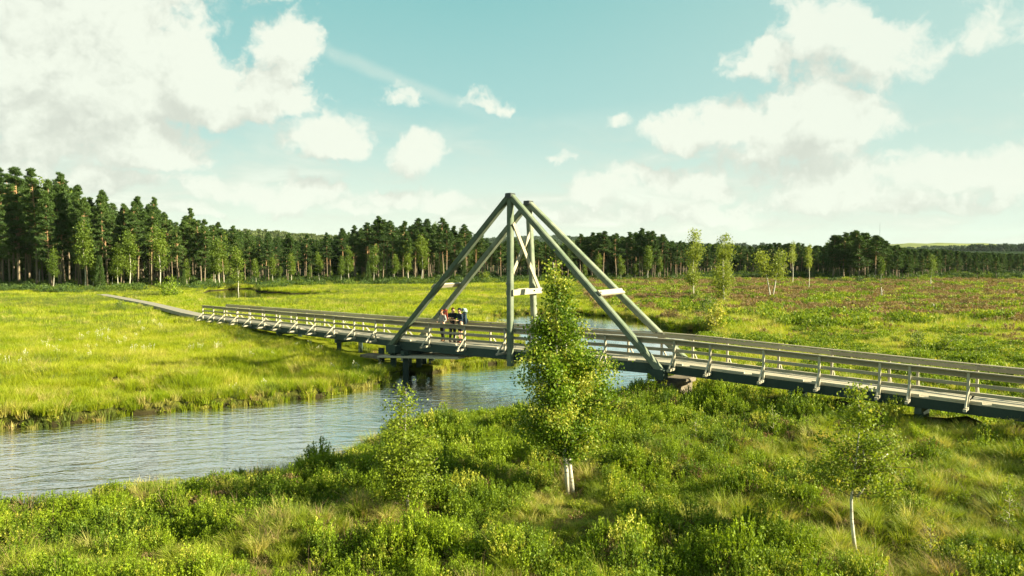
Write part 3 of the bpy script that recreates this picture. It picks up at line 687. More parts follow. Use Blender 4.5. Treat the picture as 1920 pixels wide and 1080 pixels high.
# ------------------------------------------------------------------ tree builders
def pine(seed, H, start, R0, n_cl=70, lod=80, mat='pine', lean=.0):
    r = np.random.default_rng(seed); rd = random.Random(seed)
    tb = MB(); n = 9; ph = rd.uniform(0, 6); amp = H * .012
    cx = lambda z: (amp * math.sin(ph + z / H * 4) + lean * z, amp * math.cos(ph * 2 + z / H * 3), z)
    tb.tube([cx(H * k / n) for k in range(n + 1)], [H * .0088 * (1 - .86 * (k / n) ** 1.2) + .02 for k in range(n + 1)], 7)
    C = []; D = []
    for i in range(n_cl):
        t = start + (1 - start) * (i + r.random()) / n_cl; z0 = t * H; q = (t - start) / (1 - start)
        rad = R0 * (min(1, q * 4 + .45)) * (1 - q) ** .75 * r.uniform(.5, 1.2) + .15
        a = r.uniform(0, 6.283); o = np.array(cx(z0)); e = o + np.array([math.cos(a) * rad, math.sin(a) * rad, rad * r.uniform(.0, .38)])
        if rad > .5: tb.tube([o, (o + e) / 2 + [0, 0, -.05], e], [H * .0035, H * .0022, .012], 4)
        for ec, sc_ in ((e, 1.), ((o * .42 + e * .58) + r.normal(size=3) * .15, .8)):
            m = int(lod * sc_); p = r.normal(size=(m, 3)); p = unit(p) * r.random((m, 1)) ** .4
            p = p * np.array([.74, .74, .25]) * sc_ * (.45 + .55 * (1 - q)) * (H / 17) + ec
            C.append(p); dd = unit((p - ec) * [1, 1, 1.4] + [0, 0, .25] + r.normal(size=(m, 3)) * .25); D.append(dd)
    for i in range(int(10 * (1 - start) + start * 16)):         # dead lower limbs
        z0 = r.uniform(.22, start + .05) * H; a = r.uniform(0, 6.283); l = r.uniform(.4, 1.5); o = np.array(cx(z0))
        tb.tube([o, o + np.array([math.cos(a) * l, math.sin(a) * l, r.uniform(-.2, .25)])], [.028, .008], 4)
    C = np.concatenate(C); D = np.concatenate(D); V, Fc = spikes(C, D, .36 * H / 17, .14 * H / 17, r)
    tint = np.repeat(r.random(n_cl * 2), 1)[np.minimum(np.arange(len(C)) // lod, n_cl * 2 - 1)] * .6 + r.random(len(C)) * .4
    return tb.mesh('pine_trunk', MAT['pinebark'], True), mesh_np('pine_crown', V, [Fc], MAT[mat], tint)
def spruce(seed, H, R0, mat='pine'):
    r = np.random.default_rng(seed); tb = MB(); tb.tube([(0, 0, 0), (0, 0, H * .5), (0, 0, H)], [H * .014, H * .009, .01], 6); C = []; D = []
    for i in range(90):
        t = .06 + .93 * i / 90; rad = R0 * (1 - t) ** .8 * r.uniform(.7, 1.1) + .08
        for a in r.uniform(0, 6.283, 5):
            m = 16; k = r.uniform(.15, 1, m); p = np.stack([np.cos(a) * rad * k, np.sin(a) * rad * k, t * H - k * rad * .25], 1) + r.normal(size=(m, 3)) * .10
            C.append(p); D.append(unit(np.array([np.cos(a), np.sin(a), -.15]) + r.normal(size=(m, 3)) * .45))
    C = np.concatenate(C); D = np.concatenate(D); V, Fc = spikes(C, D, .34 * H / 10, .13 * H / 10, r)
    return tb.mesh('spruce_trunk', MAT['pinebark'], True), mesh_np('spruce_crown', V, [Fc], MAT[mat], r.random(len(C)))
def broad(seed, H, prof, nleaf, ls, mat='birch', trunks=((0, 0, 0),), bark='birchbark', tr=.02, limbs=60, drift=(0, 0), spread=.16, zlo=None, fork=None, up=.5, wig=.012):
    """prof: [(height fraction, crown radius)], trunks: [(x, y offset, lean)]"""
    r = np.random.default_rng(seed); rd = random.Random(seed); tb = MB(); hz = [p[0] for p in prof]; hr = [p[1] for p in prof]
    axes = []
    for (ox, oy, ln) in trunks:
        ph = rd.uniform(0, 6); f = lambda t, ox=ox, oy=oy, ln=ln, ph=ph: np.array([ox + ln * t * H + H * wig * (math.sin(ph + t * 7) - math.sin(ph)) + drift[0] * t ** 1.6, oy + H * wig * (math.cos(ph + t * 5) - math.cos(ph)) + drift[1] * t ** 1.6, t * H])
        axes.append(f); tb.tube([f(k / 10) for k in range(11)], [H * tr * (1 - k / 10.6) for k in range(11)], 8, t=1.)
    if fork:
        for fk in fork: tb.tube([np.array(p) for p in fk], [H * tr * .6 * (1 - .7 * k / len(fk)) for k in range(len(fk))], 6, t=1.)
    L = []; W_ = []
    tt = r.uniform(hz[0], 1, limbs * 3); wts = np.interp(tt, hz, hr); tt = tt[r.random(limbs * 3) < wts / max(hr) + .15][:limbs]
    for t in np.append(tt, [.985] * 2):
        f = axes[rd.randrange(len(axes))]; rad = float(np.interp(t, hz, hr)) * r.uniform(.6, 1.1); a = r.uniform(0, 6.283); rad *= .62 + .8 * float(vnoise(t * 9 + seed, a * 1.1 + seed * 3.7, seed))
        rise = rad * up + .02; t0 = max(.02, t - rise / H); o = f(t0); c = f(t); e = np.array([c[0] + math.cos(a) * rad, c[1] + math.sin(a) * rad, c[2] - (.12 * rad if rad > .5 else 0)])
        mid = (o + e) / 2 + r.normal(size=3) * .06 * rad
        if rad > .08: tb.tube([o, mid, e], [max(.004, H * tr * .22 * (1 - t) + .004), .006, .003], 4, t=0.)
        L.append((o, mid, e)); W_.append(rad + .12)
    W_ = np.array(W_) / sum(W_); pick = r.choice(len(L), nleaf, p=W_); k = r.random(nleaf) ** .65
    O = np.array([l[0] for l in L])[pick]; M = np.array([l[1] for l in L])[pick]; E = np.array([l[2] for l in L])[pick]; k = k[:, None]
    C = O * (1 - k) ** 2 + M * 2 * k * (1 - k) + E * k ** 2 + r.normal(size=(nleaf, 3)) * spread * (.35 + .65 * np.interp(np.ones(1) * 0, [0], [1])) * np.array([1, 1, .8])
    if zlo: C = C[C[:, 2] > zlo * H]
    V, Fc = leaves(C, ls, .75, .15, 0, r)
    base = r.random(len(L))[pick][:len(C)]
    return tb.mesh('tree_trunk', MAT[bark], True), mesh_np('tree_crown', V, [Fc], MAT[mat], (base * .5 + r.random(len(C)) * .5) if len(base) == len(C) else r.random(len(C)))

def put_tree(name, label, cat, protos, loc, s=1., rz=0., group=None, tilt=(0, 0)):
    e = empty(name, loc, rz); e.scale = (s, s, s); e.rotation_euler = (tilt[0], tilt[1], rz); tag(e, label, cat, group)
    t = obj('trunk', protos[0], e); c = obj('crown', protos[1], e); return e
def land(px, py, z=.4):
    p = G(px, py, z); zz = float(hgt(np.array([p.x]), np.array([p.y]))[0]); p = G(px, py, zz); p.z = zz - .03; return p
def at_depth(px, Y):
    d = ray(px, 540); x = d[0] / d[1] * Y; return Vector((x, Y, float(hgt(np.array([x]), np.array([Y]))[0]) - .05))

# ------------------------------------------------------------------ trees near the camera
b1 = land(1066, 926); H1 = 5.95
put_tree('birch_tree', 'tall double-stemmed birch with white trunks in front of the bridge, largest foreground tree', 'birch tree',
         broad(3, H1, [(.19, .3), (.26, .85), (.36, 1.10), (.50, 1.15), (.62, 1.00), (.70, .66), (.78, .44), (.86, .34), (.93, .20), (1, .05)], 40000, .072, trunks=((-.03, 0, -.012), (.12, .07, -.03)), tr=.0098, limbs=190, drift=(-.30, 0), spread=.145, up=.6, zlo=.14), b1, 1.0, .0)
b2 = land(764, 966); H2 = 3.0
put_tree('birch_tree', 'slim young birch with pale stem beside the river bank, left of the tall one', 'birch tree',
         broad(8, H2, [(.10, .25), (.25, .55), (.45, .82), (.62, .74), (.72, .40), (.85, .40), (.95, .22), (1, .05)], 8500, .064, mat='birch_yellow', tr=.012, limbs=110, spread=.13, zlo=.2), b2, 1.0, .6)
b3 = land(1604, 1034); H3 = 3.45
put_tree('birch_tree', 'young birch with a crooked forked stem and bare lower half, right foreground', 'birch tree',
         broad(12, H3, [(.42, .2), (.48, .7), (.58, 1.0), (.68, .9), (.78, .55), (.88, .36), (.96, .2), (1, .04)], 8500, .060, mat='birch_yellow', tr=.0125, limbs=90, drift=(.05, 0), spread=.10, wig=.022, zlo=.40,
               fork=[[(0, 0, 1.15), (.14, .02, 1.32), (.24, .03, 1.5), (.27, .02, 1.68), (.40, 0, 1.85), (.62, 0, 2.05)], [(.25, .03, 1.55), (.2, .1, 1.8), (.15, .1, 2.1)]]), b3, 1.0, .0)
yb = [broad(20 + k, 1.25, [(.1, .12), (.4, .26), (.7, .2), (1, .04)], 420, .052, mat='birch_yellow', bark='sapbark', tr=.009, limbs=22, spread=.06) for k in range(3)]
for px, py, s, lab in ((1447, 832, 1.1, 'small yellow-green birch sapling in the grass left of the young forked birch'), (1890, 985, .9, 'tiny bright sapling in pale grass at the right edge'),
                       (1306, 838, .9, 'low leafy sapling right of the tall birch among shrubs'), (1745, 1062, .8, 'leafy sapling low in the bottom right corner'), (1420, 800, .6, 'tiny sapling just below the bridge walkway'),
                       (1672, 980, .5, 'very small sapling in grass right of the forked stem')):
    put_tree('birch_sapling', lab, 'sapling', yb[int(px) % 3], land(px, py), s, px)
# bushes in the fields
bsh = [broad(40 + k, 1.3, [(.02, .4), (.3, .75), (.7, .6), (1, .15)], 1500, .10, mat=('shrub', 'birch_far', 'birch_yellow')[k], bark='sapbark', tr=.012, limbs=40, spread=.14, up=.9) for k in range(3)]
for px, py, s, k, lab in ((318, 556, 2.0, 0, 'bright green bush on the meadow between path and forest'), (1722, 656, .95, 1, 'dark round bush in the field behind the right walkway'), (1682, 645, .75, 0, 'small green bush next to the dark round one'),
                          (1327, 594, 1.5, 1, 'dark leafy bush beside the far pond, right of the tower'), (1342, 618, 1.6, 2, 'yellow-green bush at the pond edge behind the walkway'), (226, 584, .9, 1, 'low dark bush beside the footpath on the left meadow'),
                          (262, 583, .6, 2, 'small pale bush right of the low dark one by the footpath'), (1495, 585, .6, 1, 'little dark bush in the open bog left of the log'), (940, 585, 1.2, 1, 'dark bush on the river bank behind the tower post'),
                          (1770, 665, .9, 2, 'yellowish shrub in the field by the right handrail'), (1252, 552, 1.1, 2, 'pale sapling bush left of the two lone birches'), (1310, 570, 1.2, 2, 'yellow-green bush at the foot of the first lone birch'),
                          (688, 528, 1.6, 2, 'light green young bush before the pines left of the tower'), (909, 528, 1.5, 2, 'thin yellow bush before the pines behind the diagonal legs'),
                          (380, 552, 1.3, 2, 'golden rounded bush on the small pond bank'), (1066, 545, 1.3, 1, 'dark bush behind the crown of the tall birch'), (1560, 560, 1.0, 0, 'small green bush at the edge of the heather field')):
    put_tree('bush', lab, 'bush', bsh[k], land(px, py), s, px * 1.7)
# lone birches in the right field
lb = [broad(60, 9, [(.22, .3), (.35, 1.1), (.45, .4), (.6, .7), (.75, 1.0), (.9, .8), (1, .2)], 3400, .20, mat='birch_lone', tr=.011, limbs=60, spread=.34, drift=(.3, 0)),
      broad(61, 9, [(.1, .6), (.3, 1.15), (.5, 1.25), (.68, .9), (.85, .95), (1, .3)], 5200, .20, mat='birch_lone', tr=.011, limbs=80, spread=.32, trunks=((0, 0, 0), (.4, 0, 0))),
      broad(62, 7, [(.45, .6), (.6, 1.3), (.8, 1.2), (1, .4)], 2600, .22, mat='birch_lone', tr=.017, limbs=50, spread=.42, trunks=((-.1, 0, -.24), (.1, 0, .22))),
      broad(63, 8, [(.5, .3), (.7, .8), (.9, .6), (1, .2)], 1300, .2, mat='birch_lone', tr=.011, limbs=35, spread=.3)]
FB0 = broad(64, 8, [(.4, .3), (.6, 1.0), (.85, .8), (1, .2)], 1500, .2, mat='birch_far', tr=.009, limbs=35, spread=.3)
def lone(px, pyb, pyt, k, lab, kx=1.):
    p = land(px, pyb); H = (9, 9, 7, 8)[k]; top = P(px, pyt, p.y).z; e = put_tree('birch_tree', lab, 'birch tree', lb[k], p, (top - p.z) / H, px * .01 if k != 2 else .1); e.scale.x *= kx; return e
lone(1300, 560, 433, 0, 'thin pale birch with open yellow-green crown behind the walkway, left one of the lone pair')
lone(1357, 567, 440, 1, 'full-crowned pale birch leafy down to the ground, right one of the lone pair')
lone(1446, 560, 468, 2, 'low V-shaped birch with two leaning trunks in the bog')
lone(1516, 545, 462, 3, 'small birch with bare white trunk right of the V-shaped one', .8)
lone(1486, 536, 455, 3, 'slender tall birch between the V-shaped birch and the bare white trunk', .6)
lb[3] = FB0
lone(1745, 540, 478, 3, 'pale twisted birch with bare trunk on the right edge of heather field', .8)
lone(1651, 534, 482, 3, 'short bare-stemmed birch below the tallest right pines', .8)

# ------------------------------------------------------------------ the forest edge
PINES = [pine(101, 18, .45, 2.6, 64), pine(102, 18, .58, 2.5, 52), pine(103, 17, .36, 2.8, 76), pine(104, 18, .66, 2.8, 40), pine(105, 16, .30, 2.6, 80), pine(106, 18, .5, 2.3, 56, lean=.02), pine(107, 18, .52, 3.0, 38, 95, lean=-.015), pine(108, 17, .40, 2.2, 46, 60)]
PH = [18, 18, 17, 18, 16, 18, 18, 17]
FB = [broad(130 + k, 14, [(.3, .6), (.5, 1.7), (.75, 1.6), (.92, 1.0), (1, .2)], 2600, .34, mat='birch_far', tr=.008, limbs=50, spread=.45) for k in range(3)]
SPR = [spruce(140 + k, 10, 1.9) for k in range(2)]
SKY = [(-400, 300), (-100, 305), (0, 318), (40, 316), (70, 318), (95, 340), (120, 325), (150, 350), (175, 372), (200, 358), (230, 385), (258, 370), (290, 372), (315, 402), (335, 410), (355, 391), (380, 412), (440, 424), (470, 434), (520, 438), (560, 440), (600, 442), (640, 430), (665, 425),
       (690, 420), (710, 406), (735, 415), (757, 416), (780, 410), (800, 412), (832, 410), (850, 425), (872, 421), (900, 438), (930, 446), (1000, 450), (1060, 450), (1085, 440), (1130, 434), (1165, 440), (1200, 429), (1240, 438), (1270, 452), (1340, 457), (1400, 462), (1460, 456), (1500, 457), (1545, 462),
       (1560, 442), (1600, 433), (1640, 441), (1665, 455), (1700, 467), (1760, 468), (1800, 472), (1920, 477), (2300, 480)]
sx_, sy_ = zip(*SKY)
EDGE = [(-400, 118), (0, 126), (150, 122), (300, 126), (450, 132), (700, 146), (900, 148), (1060, 152), (1280, 158), (1400, 185), (1540, 172), (1560, 150), (1680, 150), (1720, 165), (1920, 170), (2300, 175)]
ex_, ey_ = zip(*EDGE)
rr = random.Random(77)
def zone(px):
    if px < 330: return ('tall', 'tall dark pine with orange upper trunk in the forest at left')
    if px < 640: return ('mid', 'dark green pine in the forest edge behind the ramp handrail')
    if px < 950: return ('open', 'bare-trunked pine with a high open crown behind the left tower leg')
    if px < 1285: return ('dense', 'dark pine in the dense stand behind the tall foreground birch')
    if px < 1545: return ('low', 'low pine far behind the lone birches')
    if px < 1690: return ('group', 'broad-crowned pine in the taller clump on the right')
    return ('dwarf', 'stunted small pine on the open bog at far right')
GRP = {'tall': 'pines of the left forest', 'mid': 'pines behind the ramp', 'open': 'pines behind the tower', 'dense': 'pines behind the tall birch', 'low': 'pines behind the lone birches', 'group': 'pines in the right clump', 'dwarf': 'dwarf pines at far right'}
def front(px, row, k=None, hs=None, sp='pine'):
    Y = float(np.interp(px, ex_, ey_)) + row + rr.uniform(-2, 2); p = at_depth(px, Y); top = P(px, float(np.interp(px, sx_, sy_)), Y).z
    Ht = max(2.5, (top - p.z)) * (hs if hs else rr.uniform(.80, 1.0)); zn, lab = zone(px)
    if sp == 'pine':
        if k is None: k = rr.choice({'tall': [0, 2, 4, 5, 6, 7], 'mid': [0, 1, 3, 5, 6, 7], 'open': [1, 3, 3, 6, 7], 'dense': [0, 1, 3, 5, 6, 7], 'low': [2, 4, 0, 6], 'group': [0, 4, 2, 6], 'dwarf': [4, 2, 4, 7]}[zn])
        s = Ht / PH[k]; e = put_tree('pine_tree', lab, 'pine tree', PINES[k], p, s, rr.uniform(0, 6.28), GRP[zn], (rr.gauss(0, .015), rr.gauss(0, .015)))
        wide = {'tall': .86, 'mid': .92, 'open': 1.05, 'dense': 1.2, 'low': 1.5, 'group': 1.6, 'dwarf': 1.6}[zn]
        e.scale = (s * wide * rr.uniform(.9, 1.1), s * wide, s)
    elif sp == 'birch':
        s = Ht / 14; e = put_tree('birch_tree', {'tall': 'slender forest birch with pale trunk among the tall left pines', 'mid': 'pale-stemmed birch at the forest edge behind the ramp', 'open': 'thin white-stemmed birch among the pines behind the tower', 'dense': 'white-stemmed birch before the dense stand',
             'low': 'small birch in front of the low far pines', 'group': 'small birch under the right pine clump', 'dwarf': 'little birch on the bog at far right'}[zn], 'birch tree', FB[rr.randrange(3)], p, s, rr.uniform(0, 6.28), 'birches: ' + GRP[zn], (rr.gauss(0, .03), rr.gauss(0, .03)))
        e.scale = (s * 1.1, s * 1.1, s)
    else:
        s = Ht / 10; put_tree('spruce_tree', 'small cone-shaped spruce at the forest edge, ' + {'tall': 'left forest', 'mid': 'behind the ramp', 'open': 'behind the tower', 'dense': 'behind the tall birch', 'low': 'behind the lone birches', 'group': 'right clump', 'dwarf': 'far right'}[zn], 'spruce tree', SPR[rr.randrange(2)], p, s, rr.uniform(0, 6.28), 'spruces: ' + GRP[zn])
# skyline trees that reach the outline of the photo
for px, k in ((-30, 0), (8, 4), (38, 2), (70, 2), (96, 0), (122, 0), (150, 5), (176, 2), (201, 0), (232, 4), (259, 1), (290, 0), (318, 2), (356, 2), (385, 4), (410, 0), (441, 1), (470, 0), (505, 2), (540, 4), (575, 0), (615, 5), (645, 1), (668, 5),
              (692, 3), (711, 1), (737, 3), (757, 0), (782, 3), (803, 1), (832, 0), (852, 2), (873, 3), (905, 5), (935, 0), (965, 2), (1010, 0), (1040, 5), (1065, 4), (1088, 0), (1110, 2), (1132, 1), (1155, 4), (1178, 2), (1200, 0), (1222, 4), (1245, 1), (1275, 0), (1460, 4),
              (1482, 0), (1562, 2), (1582, 0), (1600, 4), (1622, 2), (1642, 1), (1660, 4)):
    front(px, rr.uniform(0, 6), k, 1.0)
for i in range(78):
    px = -60 + 1060 * (i + rr.random()) / 78; front(px, rr.uniform(-2, 12), None, rr.uniform(.78, .97))
for i in range(50):
    px = 1000 + 290 * (i + rr.random()) / 50; front(px, rr.uniform(-1, 14), None, rr.uniform(.8, .98))
for i in range(48):
    px = 1290 + 400 * (i + rr.random()) / 48; front(px, rr.uniform(-2, 18), None, rr.uniform(.7, 1.0))
for i in range(44):
    px = 1680 + 300 * (i + rr.random()) / 44; front(px, rr.uniform(-14, 60), None, rr.uniform(.5, 1.0))
for px in (160, 222, 243, 300, 405, 412, 446, 480, 512, 546, 600, 640, 655, 700, 766, 790, 1120, 1165, 1235, 1215): front(px, rr.uniform(-8, -2), None, rr.uniform(.5, .8), 'birch')
for px in (75, 100, 175, 210, 250, 350, 420, 525, 580, 620, 740, 830, 880, 1095, 1140, 1190, 1395, 1430, 1525, 1580, 1610, 1700, 1790): front(px, rr.uniform(-6, 6), None, rr.uniform(.3, .55), 'birch')
for px in (172, 188, 345, 495, 560, 690, 870, 1080, 1260, 1548, 1570, 1625, 1665, 1735, 1850): front(px, rr.uniform(-8, -1), None, rr.uniform(.22, .45), 'spruce')

# ------------------------------------------------------------------ instanced ground cover (uncountable)
def lib(name, me): return bpy.data.objects.new(name, me)
def scatter(name, kind_label, pts, rot, scl, idx, sources):
    me = bpy.data.meshes.new(name); me.vertices.add(len(pts)); me.vertices.foreach_set('co', np.asarray(pts, np.float32).ravel())
    for an, ty, dat in (('rot', 'FLOAT_VECTOR', rot), ('scl', 'FLOAT_VECTOR', scl)):
        a = me.attributes.new(an, ty, 'POINT'); a.data.foreach_set('vector', np.asarray(dat, np.float32).ravel())
    a = me.attributes.new('idx', 'INT', 'POINT'); a.data.foreach_set('value', np.asarray(idx, np.int32))
    c = bpy.data.collections.new(name + '_library')
    for s in sources: c.objects.link(s)
    g = bpy.data.node_groups.new(name, 'GeometryNodeTree'); g.interface.new_socket('Geometry', in_out='INPUT', socket_type='NodeSocketGeometry'); g.interface.new_socket('Geometry', in_out='OUTPUT', socket_type='NodeSocketGeometry')
    T = NT(g); gi = T.node('NodeGroupInput'); go = T.node('NodeGroupOutput'); ip = T.node('GeometryNodeInstanceOnPoints'); ci = T.node('GeometryNodeCollectionInfo')
    ci.inputs['Collection'].default_value = c; ci.inputs['Separate Children'].default_value = True; ci.inputs['Reset Children'].default_value = True
    def na(n_, ty): n = T.node('GeometryNodeInputNamedAttribute', data_type=ty); n.inputs[0].default_value = n_; return n.outputs[0]
    T.l.new(gi.outputs[0], ip.inputs['Points']); T.l.new(ci.outputs[0], ip.inputs['Instance']); ip.inputs['Pick Instance'].default_value = True
    T.l.new(na('idx', 'INT'), ip.inputs['Instance Index']); T.l.new(na('rot', 'FLOAT_VECTOR'), ip.inputs['Rotation']); T.l.new(na('scl', 'FLOAT_VECTOR'), ip.inputs['Scale'])
    T.l.new(ip.outputs[0], go.inputs[0]); o = obj(name, me); md = o.modifiers.new('scatter', 'NODES'); md.node_group = g; tag(o, None, None, None, 'stuff'); o['label'] = kind_label; return o
def tuft(seed, n, rad, h, w, lean, mat, az_c=None, segs=3):
    r = np.random.default_rng(seed); a = r.uniform(0, 6.283, n); q = rad * r.random(n) ** .6
    base = np.stack([np.cos(a) * q, np.sin(a) * q, np.full(n, -.05)], 1); azs = a + r.normal(size=n) * .6 if az_c is None else az_c + r.normal(size=n) * .7
    V, Fc = blades(base, h * r.uniform(.55, 1.1, n), np.full(n, w) * r.uniform(.7, 1.2, n), lean * r.uniform(.4, 1.3, n), azs, r, segs); nf = len(V) // (2 * segs + 1)
    return mesh_np('tuft', V, Fc, MAT[mat], np.concatenate([np.repeat(r.random(nf), segs - 1).reshape(-1, segs - 1).T.ravel() if 0 else np.tile(r.random(nf), segs - 1), r.random(nf)]))
def shrubm(seed, R0, H, n, ls, mat, stems=34):
    r = np.random.default_rng(seed); a = r.uniform(0, 6.283, stems); q = R0 * r.random(stems) ** .5
    top = np.stack([np.cos(a) * q, np.sin(a) * q, H * np.sqrt(np.clip(1 - .85 * (q / R0) ** 2, .05, 1)) * r.uniform(.8, 1.05, stems)], 1); bot = top * [.45, .45, 0]
    k = r.random(n) ** .55; s = r.integers(0, stems, n); C = bot[s] * (1 - k[:, None]) + top[s] * k[:, None] + r.normal(size=(n, 3)) * .028 * (1.3 - k[:, None])
    V, Fc = leaves(C, ls, .42, 0, .9, r)
    tb = MB()
    for i in range(stems): tb.tube([bot[i], top[i]], [.006, .003], 3)
    SV = np.concatenate(tb.V); SF = np.array([f for f in tb.F if len(f) == 4]) + len(V)
    return mesh_np('shrub', np.concatenate([V, SV]), [Fc, SF], MAT[mat], np.concatenate([np.clip(r.random(stems)[s] * .6 + r.random(n) * .4, 0, 1), np.zeros(len(SF))]))
# zone masks on the plan
RC = gp([(0, 870), (200, 850), (420, 825), (600, 790), (760, 745), (900, 720), (1060, 700), (1190, 690), (1245, 700)])
NEAR = np.vstack([[[-90, -5], [-90, 27]], RC, [near(px, 1.0)[:2] for px in (1300, 1500, 1815, 2240)], [[60, 18], [60, -5]]])
RIGHTL = np.vstack([gp([(1245, 700), (1160, 640), (1110, 575), (1090, 540), (1080, 522)]), [[400, 170], [400, 20], [60, 18]], [near(px, 1.0)[:2] for px in (2240, 1815, 1500, 1300)]])
def grid(x0, x1, y0, y1, step, r=rng):
    xs, ys = np.meshgrid(np.arange(x0, x1, step), np.arange(y0, y1, step)); p = np.stack([xs.ravel(), ys.ravel()], 1); return p + r.uniform(-.5, .5, p.shape) * step * 1.1
def wedge(p, m=1.12, pad=2.0): return p[np.abs(p[:, 0]) < p[:, 1] * .66 * m + pad]
def deck_clear(p):
    m = np.ones(len(p), bool)
    for a, b, n in zip(K, K[1:], SEGN):
        q = p - np.array(a[:2]); d = np.array((b - a)[:2]); L = np.linalg.norm(d); d /= L; s = q @ d; t = q @ np.array(n[:2]); m &= ~((s > -.5) & (s < L + .5) & (t > .0) & (t < WID - .0))
    for a, b in zip(pp + pp2, (pp + pp2)[1:]):
        if a is pp[-1]: continue
        ax, ay = a[0], a[1]; ex, ey = b[0] - ax, b[1] - ay; t = np.clip(((p[:, 0] - ax) * ex + (p[:, 1] - ay) * ey) / (ex * ex + ey * ey), 0, 1)
        m &= np.hypot(p[:, 0] - ax - t * ex, p[:, 1] - ay - t * ey) > 1.3
    return m
def finish(p, name, label, src, smin, smax, wobble=.12, clear=True, zmin=None, idxw=None, zs=(.8, 1.25), edge=-.02, hmul=None):
    if clear: k = deck_clear(p); p = p[k]; hmul = hmul[k] if hmul is not None else None
    w = wdist(p[:, 0], p[:, 1]); k = w < edge; p = p[k]; w = w[k]; hmul = hmul[k] if hmul is not None else None
    z = hgt(p[:, 0], p[:, 1], w); n = len(p)
    if zmin is not None: z = np.maximum(z, zmin)
    s = rng.uniform(smin, smax, n); 
    rot = np.stack([rng.normal(size=n) * wobble, rng.normal(size=n) * wobble, rng.uniform(0, 6.283, n)], 1); sz = s * rng.uniform(*zs, n)
    if hmul is not None: sz = sz * hmul; s = s * (.5 + .5 * hmul)
    i = rng.integers(0, len(src), n) if idxw is None else rng.choice(len(src), n, p=idxw)
    return scatter(name, label, np.column_stack([p, z]), rot, np.stack([s, s, sz], 1), i, [lib(name + '_%02d' % k, m) for k, m in enumerate(src)])
def under_bridge(p):                     # low plants where the walkway passes close above
    m = np.full(len(p), 1.)
    for i, (a, b, n) in enumerate(zip(K, K[1:], SEGN)):
        q = p - np.array(a[:2]); d = np.array((b - a)[:2]); L = np.linalg.norm(d); d /= L; s = q @ d; t = q @ np.array(n[:2]); near_ = (s > -.5) & (s < L + .5) & (t > -.35) & (t < WID + .4)
        m = np.where(near_, .6, m)
    return m
# shrub / grass pattern of the near bank
SP = [(1300, 715, 2.2, 1.6), (1440, 745, 2.6, 1.6), (1560, 790, 2.2, 1.2), (150, 985, 3.6, 1.8), (60, 1010, 2., 1.5), (450, 935, 4.0, 1.6), (900, 850, 4.6, 3.6), (1000, 800, 3.5, 2.5), (1400, 770, 5.0, 3.0), (1290, 720, 3.0, 2.5), (980, 1050, 2.2, .9), (1180, 1020, 1.8, 1.0), (1330, 900, 3.0, 1.6), (700, 1060, 1.6, .8), (1230, 800, 3, 2), (1120, 960, 1.2, 1.), (1500, 930, 1.3, 1.0), (1500, 1060, 1.5, .7), (330, 985, 2., 1.)]
GPX = [(1750, 930, 4.5, 3.0), (1650, 1000, 3, 1.5), (1500, 860, 2.5, 1.5), (300, 1050, 3.0, .9), (800, 1000, 2.2, 1.0), (620, 1010, 2.0, 1.1), (1850, 850, 4, 2.5), (1180, 880, 2.0, 1.2), (560, 865, 2.0, 1.2)]
def pat(p):
    v = fbm(p[:, 0], p[:, 1], .42, 3, 31) * .55 + fbm(p[:, 0], p[:, 1], 1.1, 2, 33) * .7 - .56
    for L_, sg in ((SP, 1), (GPX, -1)):
        for px, py, rx, ry in L_:
            c = G(px, py, .4); v = v + sg * .26 * np.exp(-((p[:, 0] - c.x) / rx) ** 2 - ((p[:, 1] - c.y) / ry) ** 2)
    return v
q = grid(-30, 34, 11, 48, .30); q = wedge(q, 1.1, 2.5); q = q[sdf(NEAR, q[:, 0], q[:, 1]) > 0]
v = pat(q); u = rng.random(len(q))
SH = [shrubm(200 + k, .40, .62, 700, .054, 'shrub', 46) for k in range(5)] + [shrubm(210, .3, .42, 420, .04, 'heather', 50)]
v = v - 2.2 * np.exp(-((q[:, 0] - b1.x) / .8) ** 2 - ((q[:, 1] - b1.y + 1.6) / 1.7) ** 2) - .8 * np.exp(-((q[:, 0] - b3.x) / .7) ** 2 - ((q[:, 1] - b3.y + .6) / .9) ** 2)
ks = (v + (u - .5) * .22) > .055; qs = q[ks]
hm = under_bridge(qs) * (.35 + 1.15 * fbm(qs[:, 0], qs[:, 1], .9, 2, 9) + sum(.5 * np.exp(-((qs[:, 0] - G(a_, b__, .4).x) / 2.) ** 2 - ((qs[:, 1] - G(a_, b__, .4).y) / 1.5) ** 2) for a_, b__ in ((1300, 712), (1440, 742), (1560, 785), (1350, 760)))) * (.55 + .45 * sstep(-wdist(qs[:, 0], qs[:, 1]), .2, 2.0))
finish(qs, 'bog_shrubs', 'bushy yellow-green bog shrubs covering the near bank', SH, .75, 1.15, .10, idxw=[.18] * 5 + [.10], hmul=hm)
qg = q[~ks]
TU = [tuft(220 + k, 150, .14, .47, .010, .8, 'grass', segs=4) for k in range(3)] + [tuft(225 + k, 160, .15, .46, .009, .95, 'straw', segs=4) for k in range(2)] + [tuft(228, 110, .2, .34, .011, .5, 'grass')]
finish(qg, 'tussock_grass', 'long arching tussock grass on the near bank', TU, .7, 1.25, .16, idxw=[.2, .2, .2, .1, .08, .22], hmul=under_bridge(qg) * (.7 + .6 * fbm(qg[:, 0], qg[:, 1], .6, 2, 19)) * (1 - .8 * np.exp(-((qg[:, 0] - b1.x) / .9) ** 2 - ((qg[:, 1] - b1.y + 1.4) / 1.7) ** 2)))
qq = grid(-30, 34, 11, 48, .46); qq = wedge(qq, 1.1, 2.5); qq = qq[sdf(NEAR, qq[:, 0], qq[:, 1]) > 0]
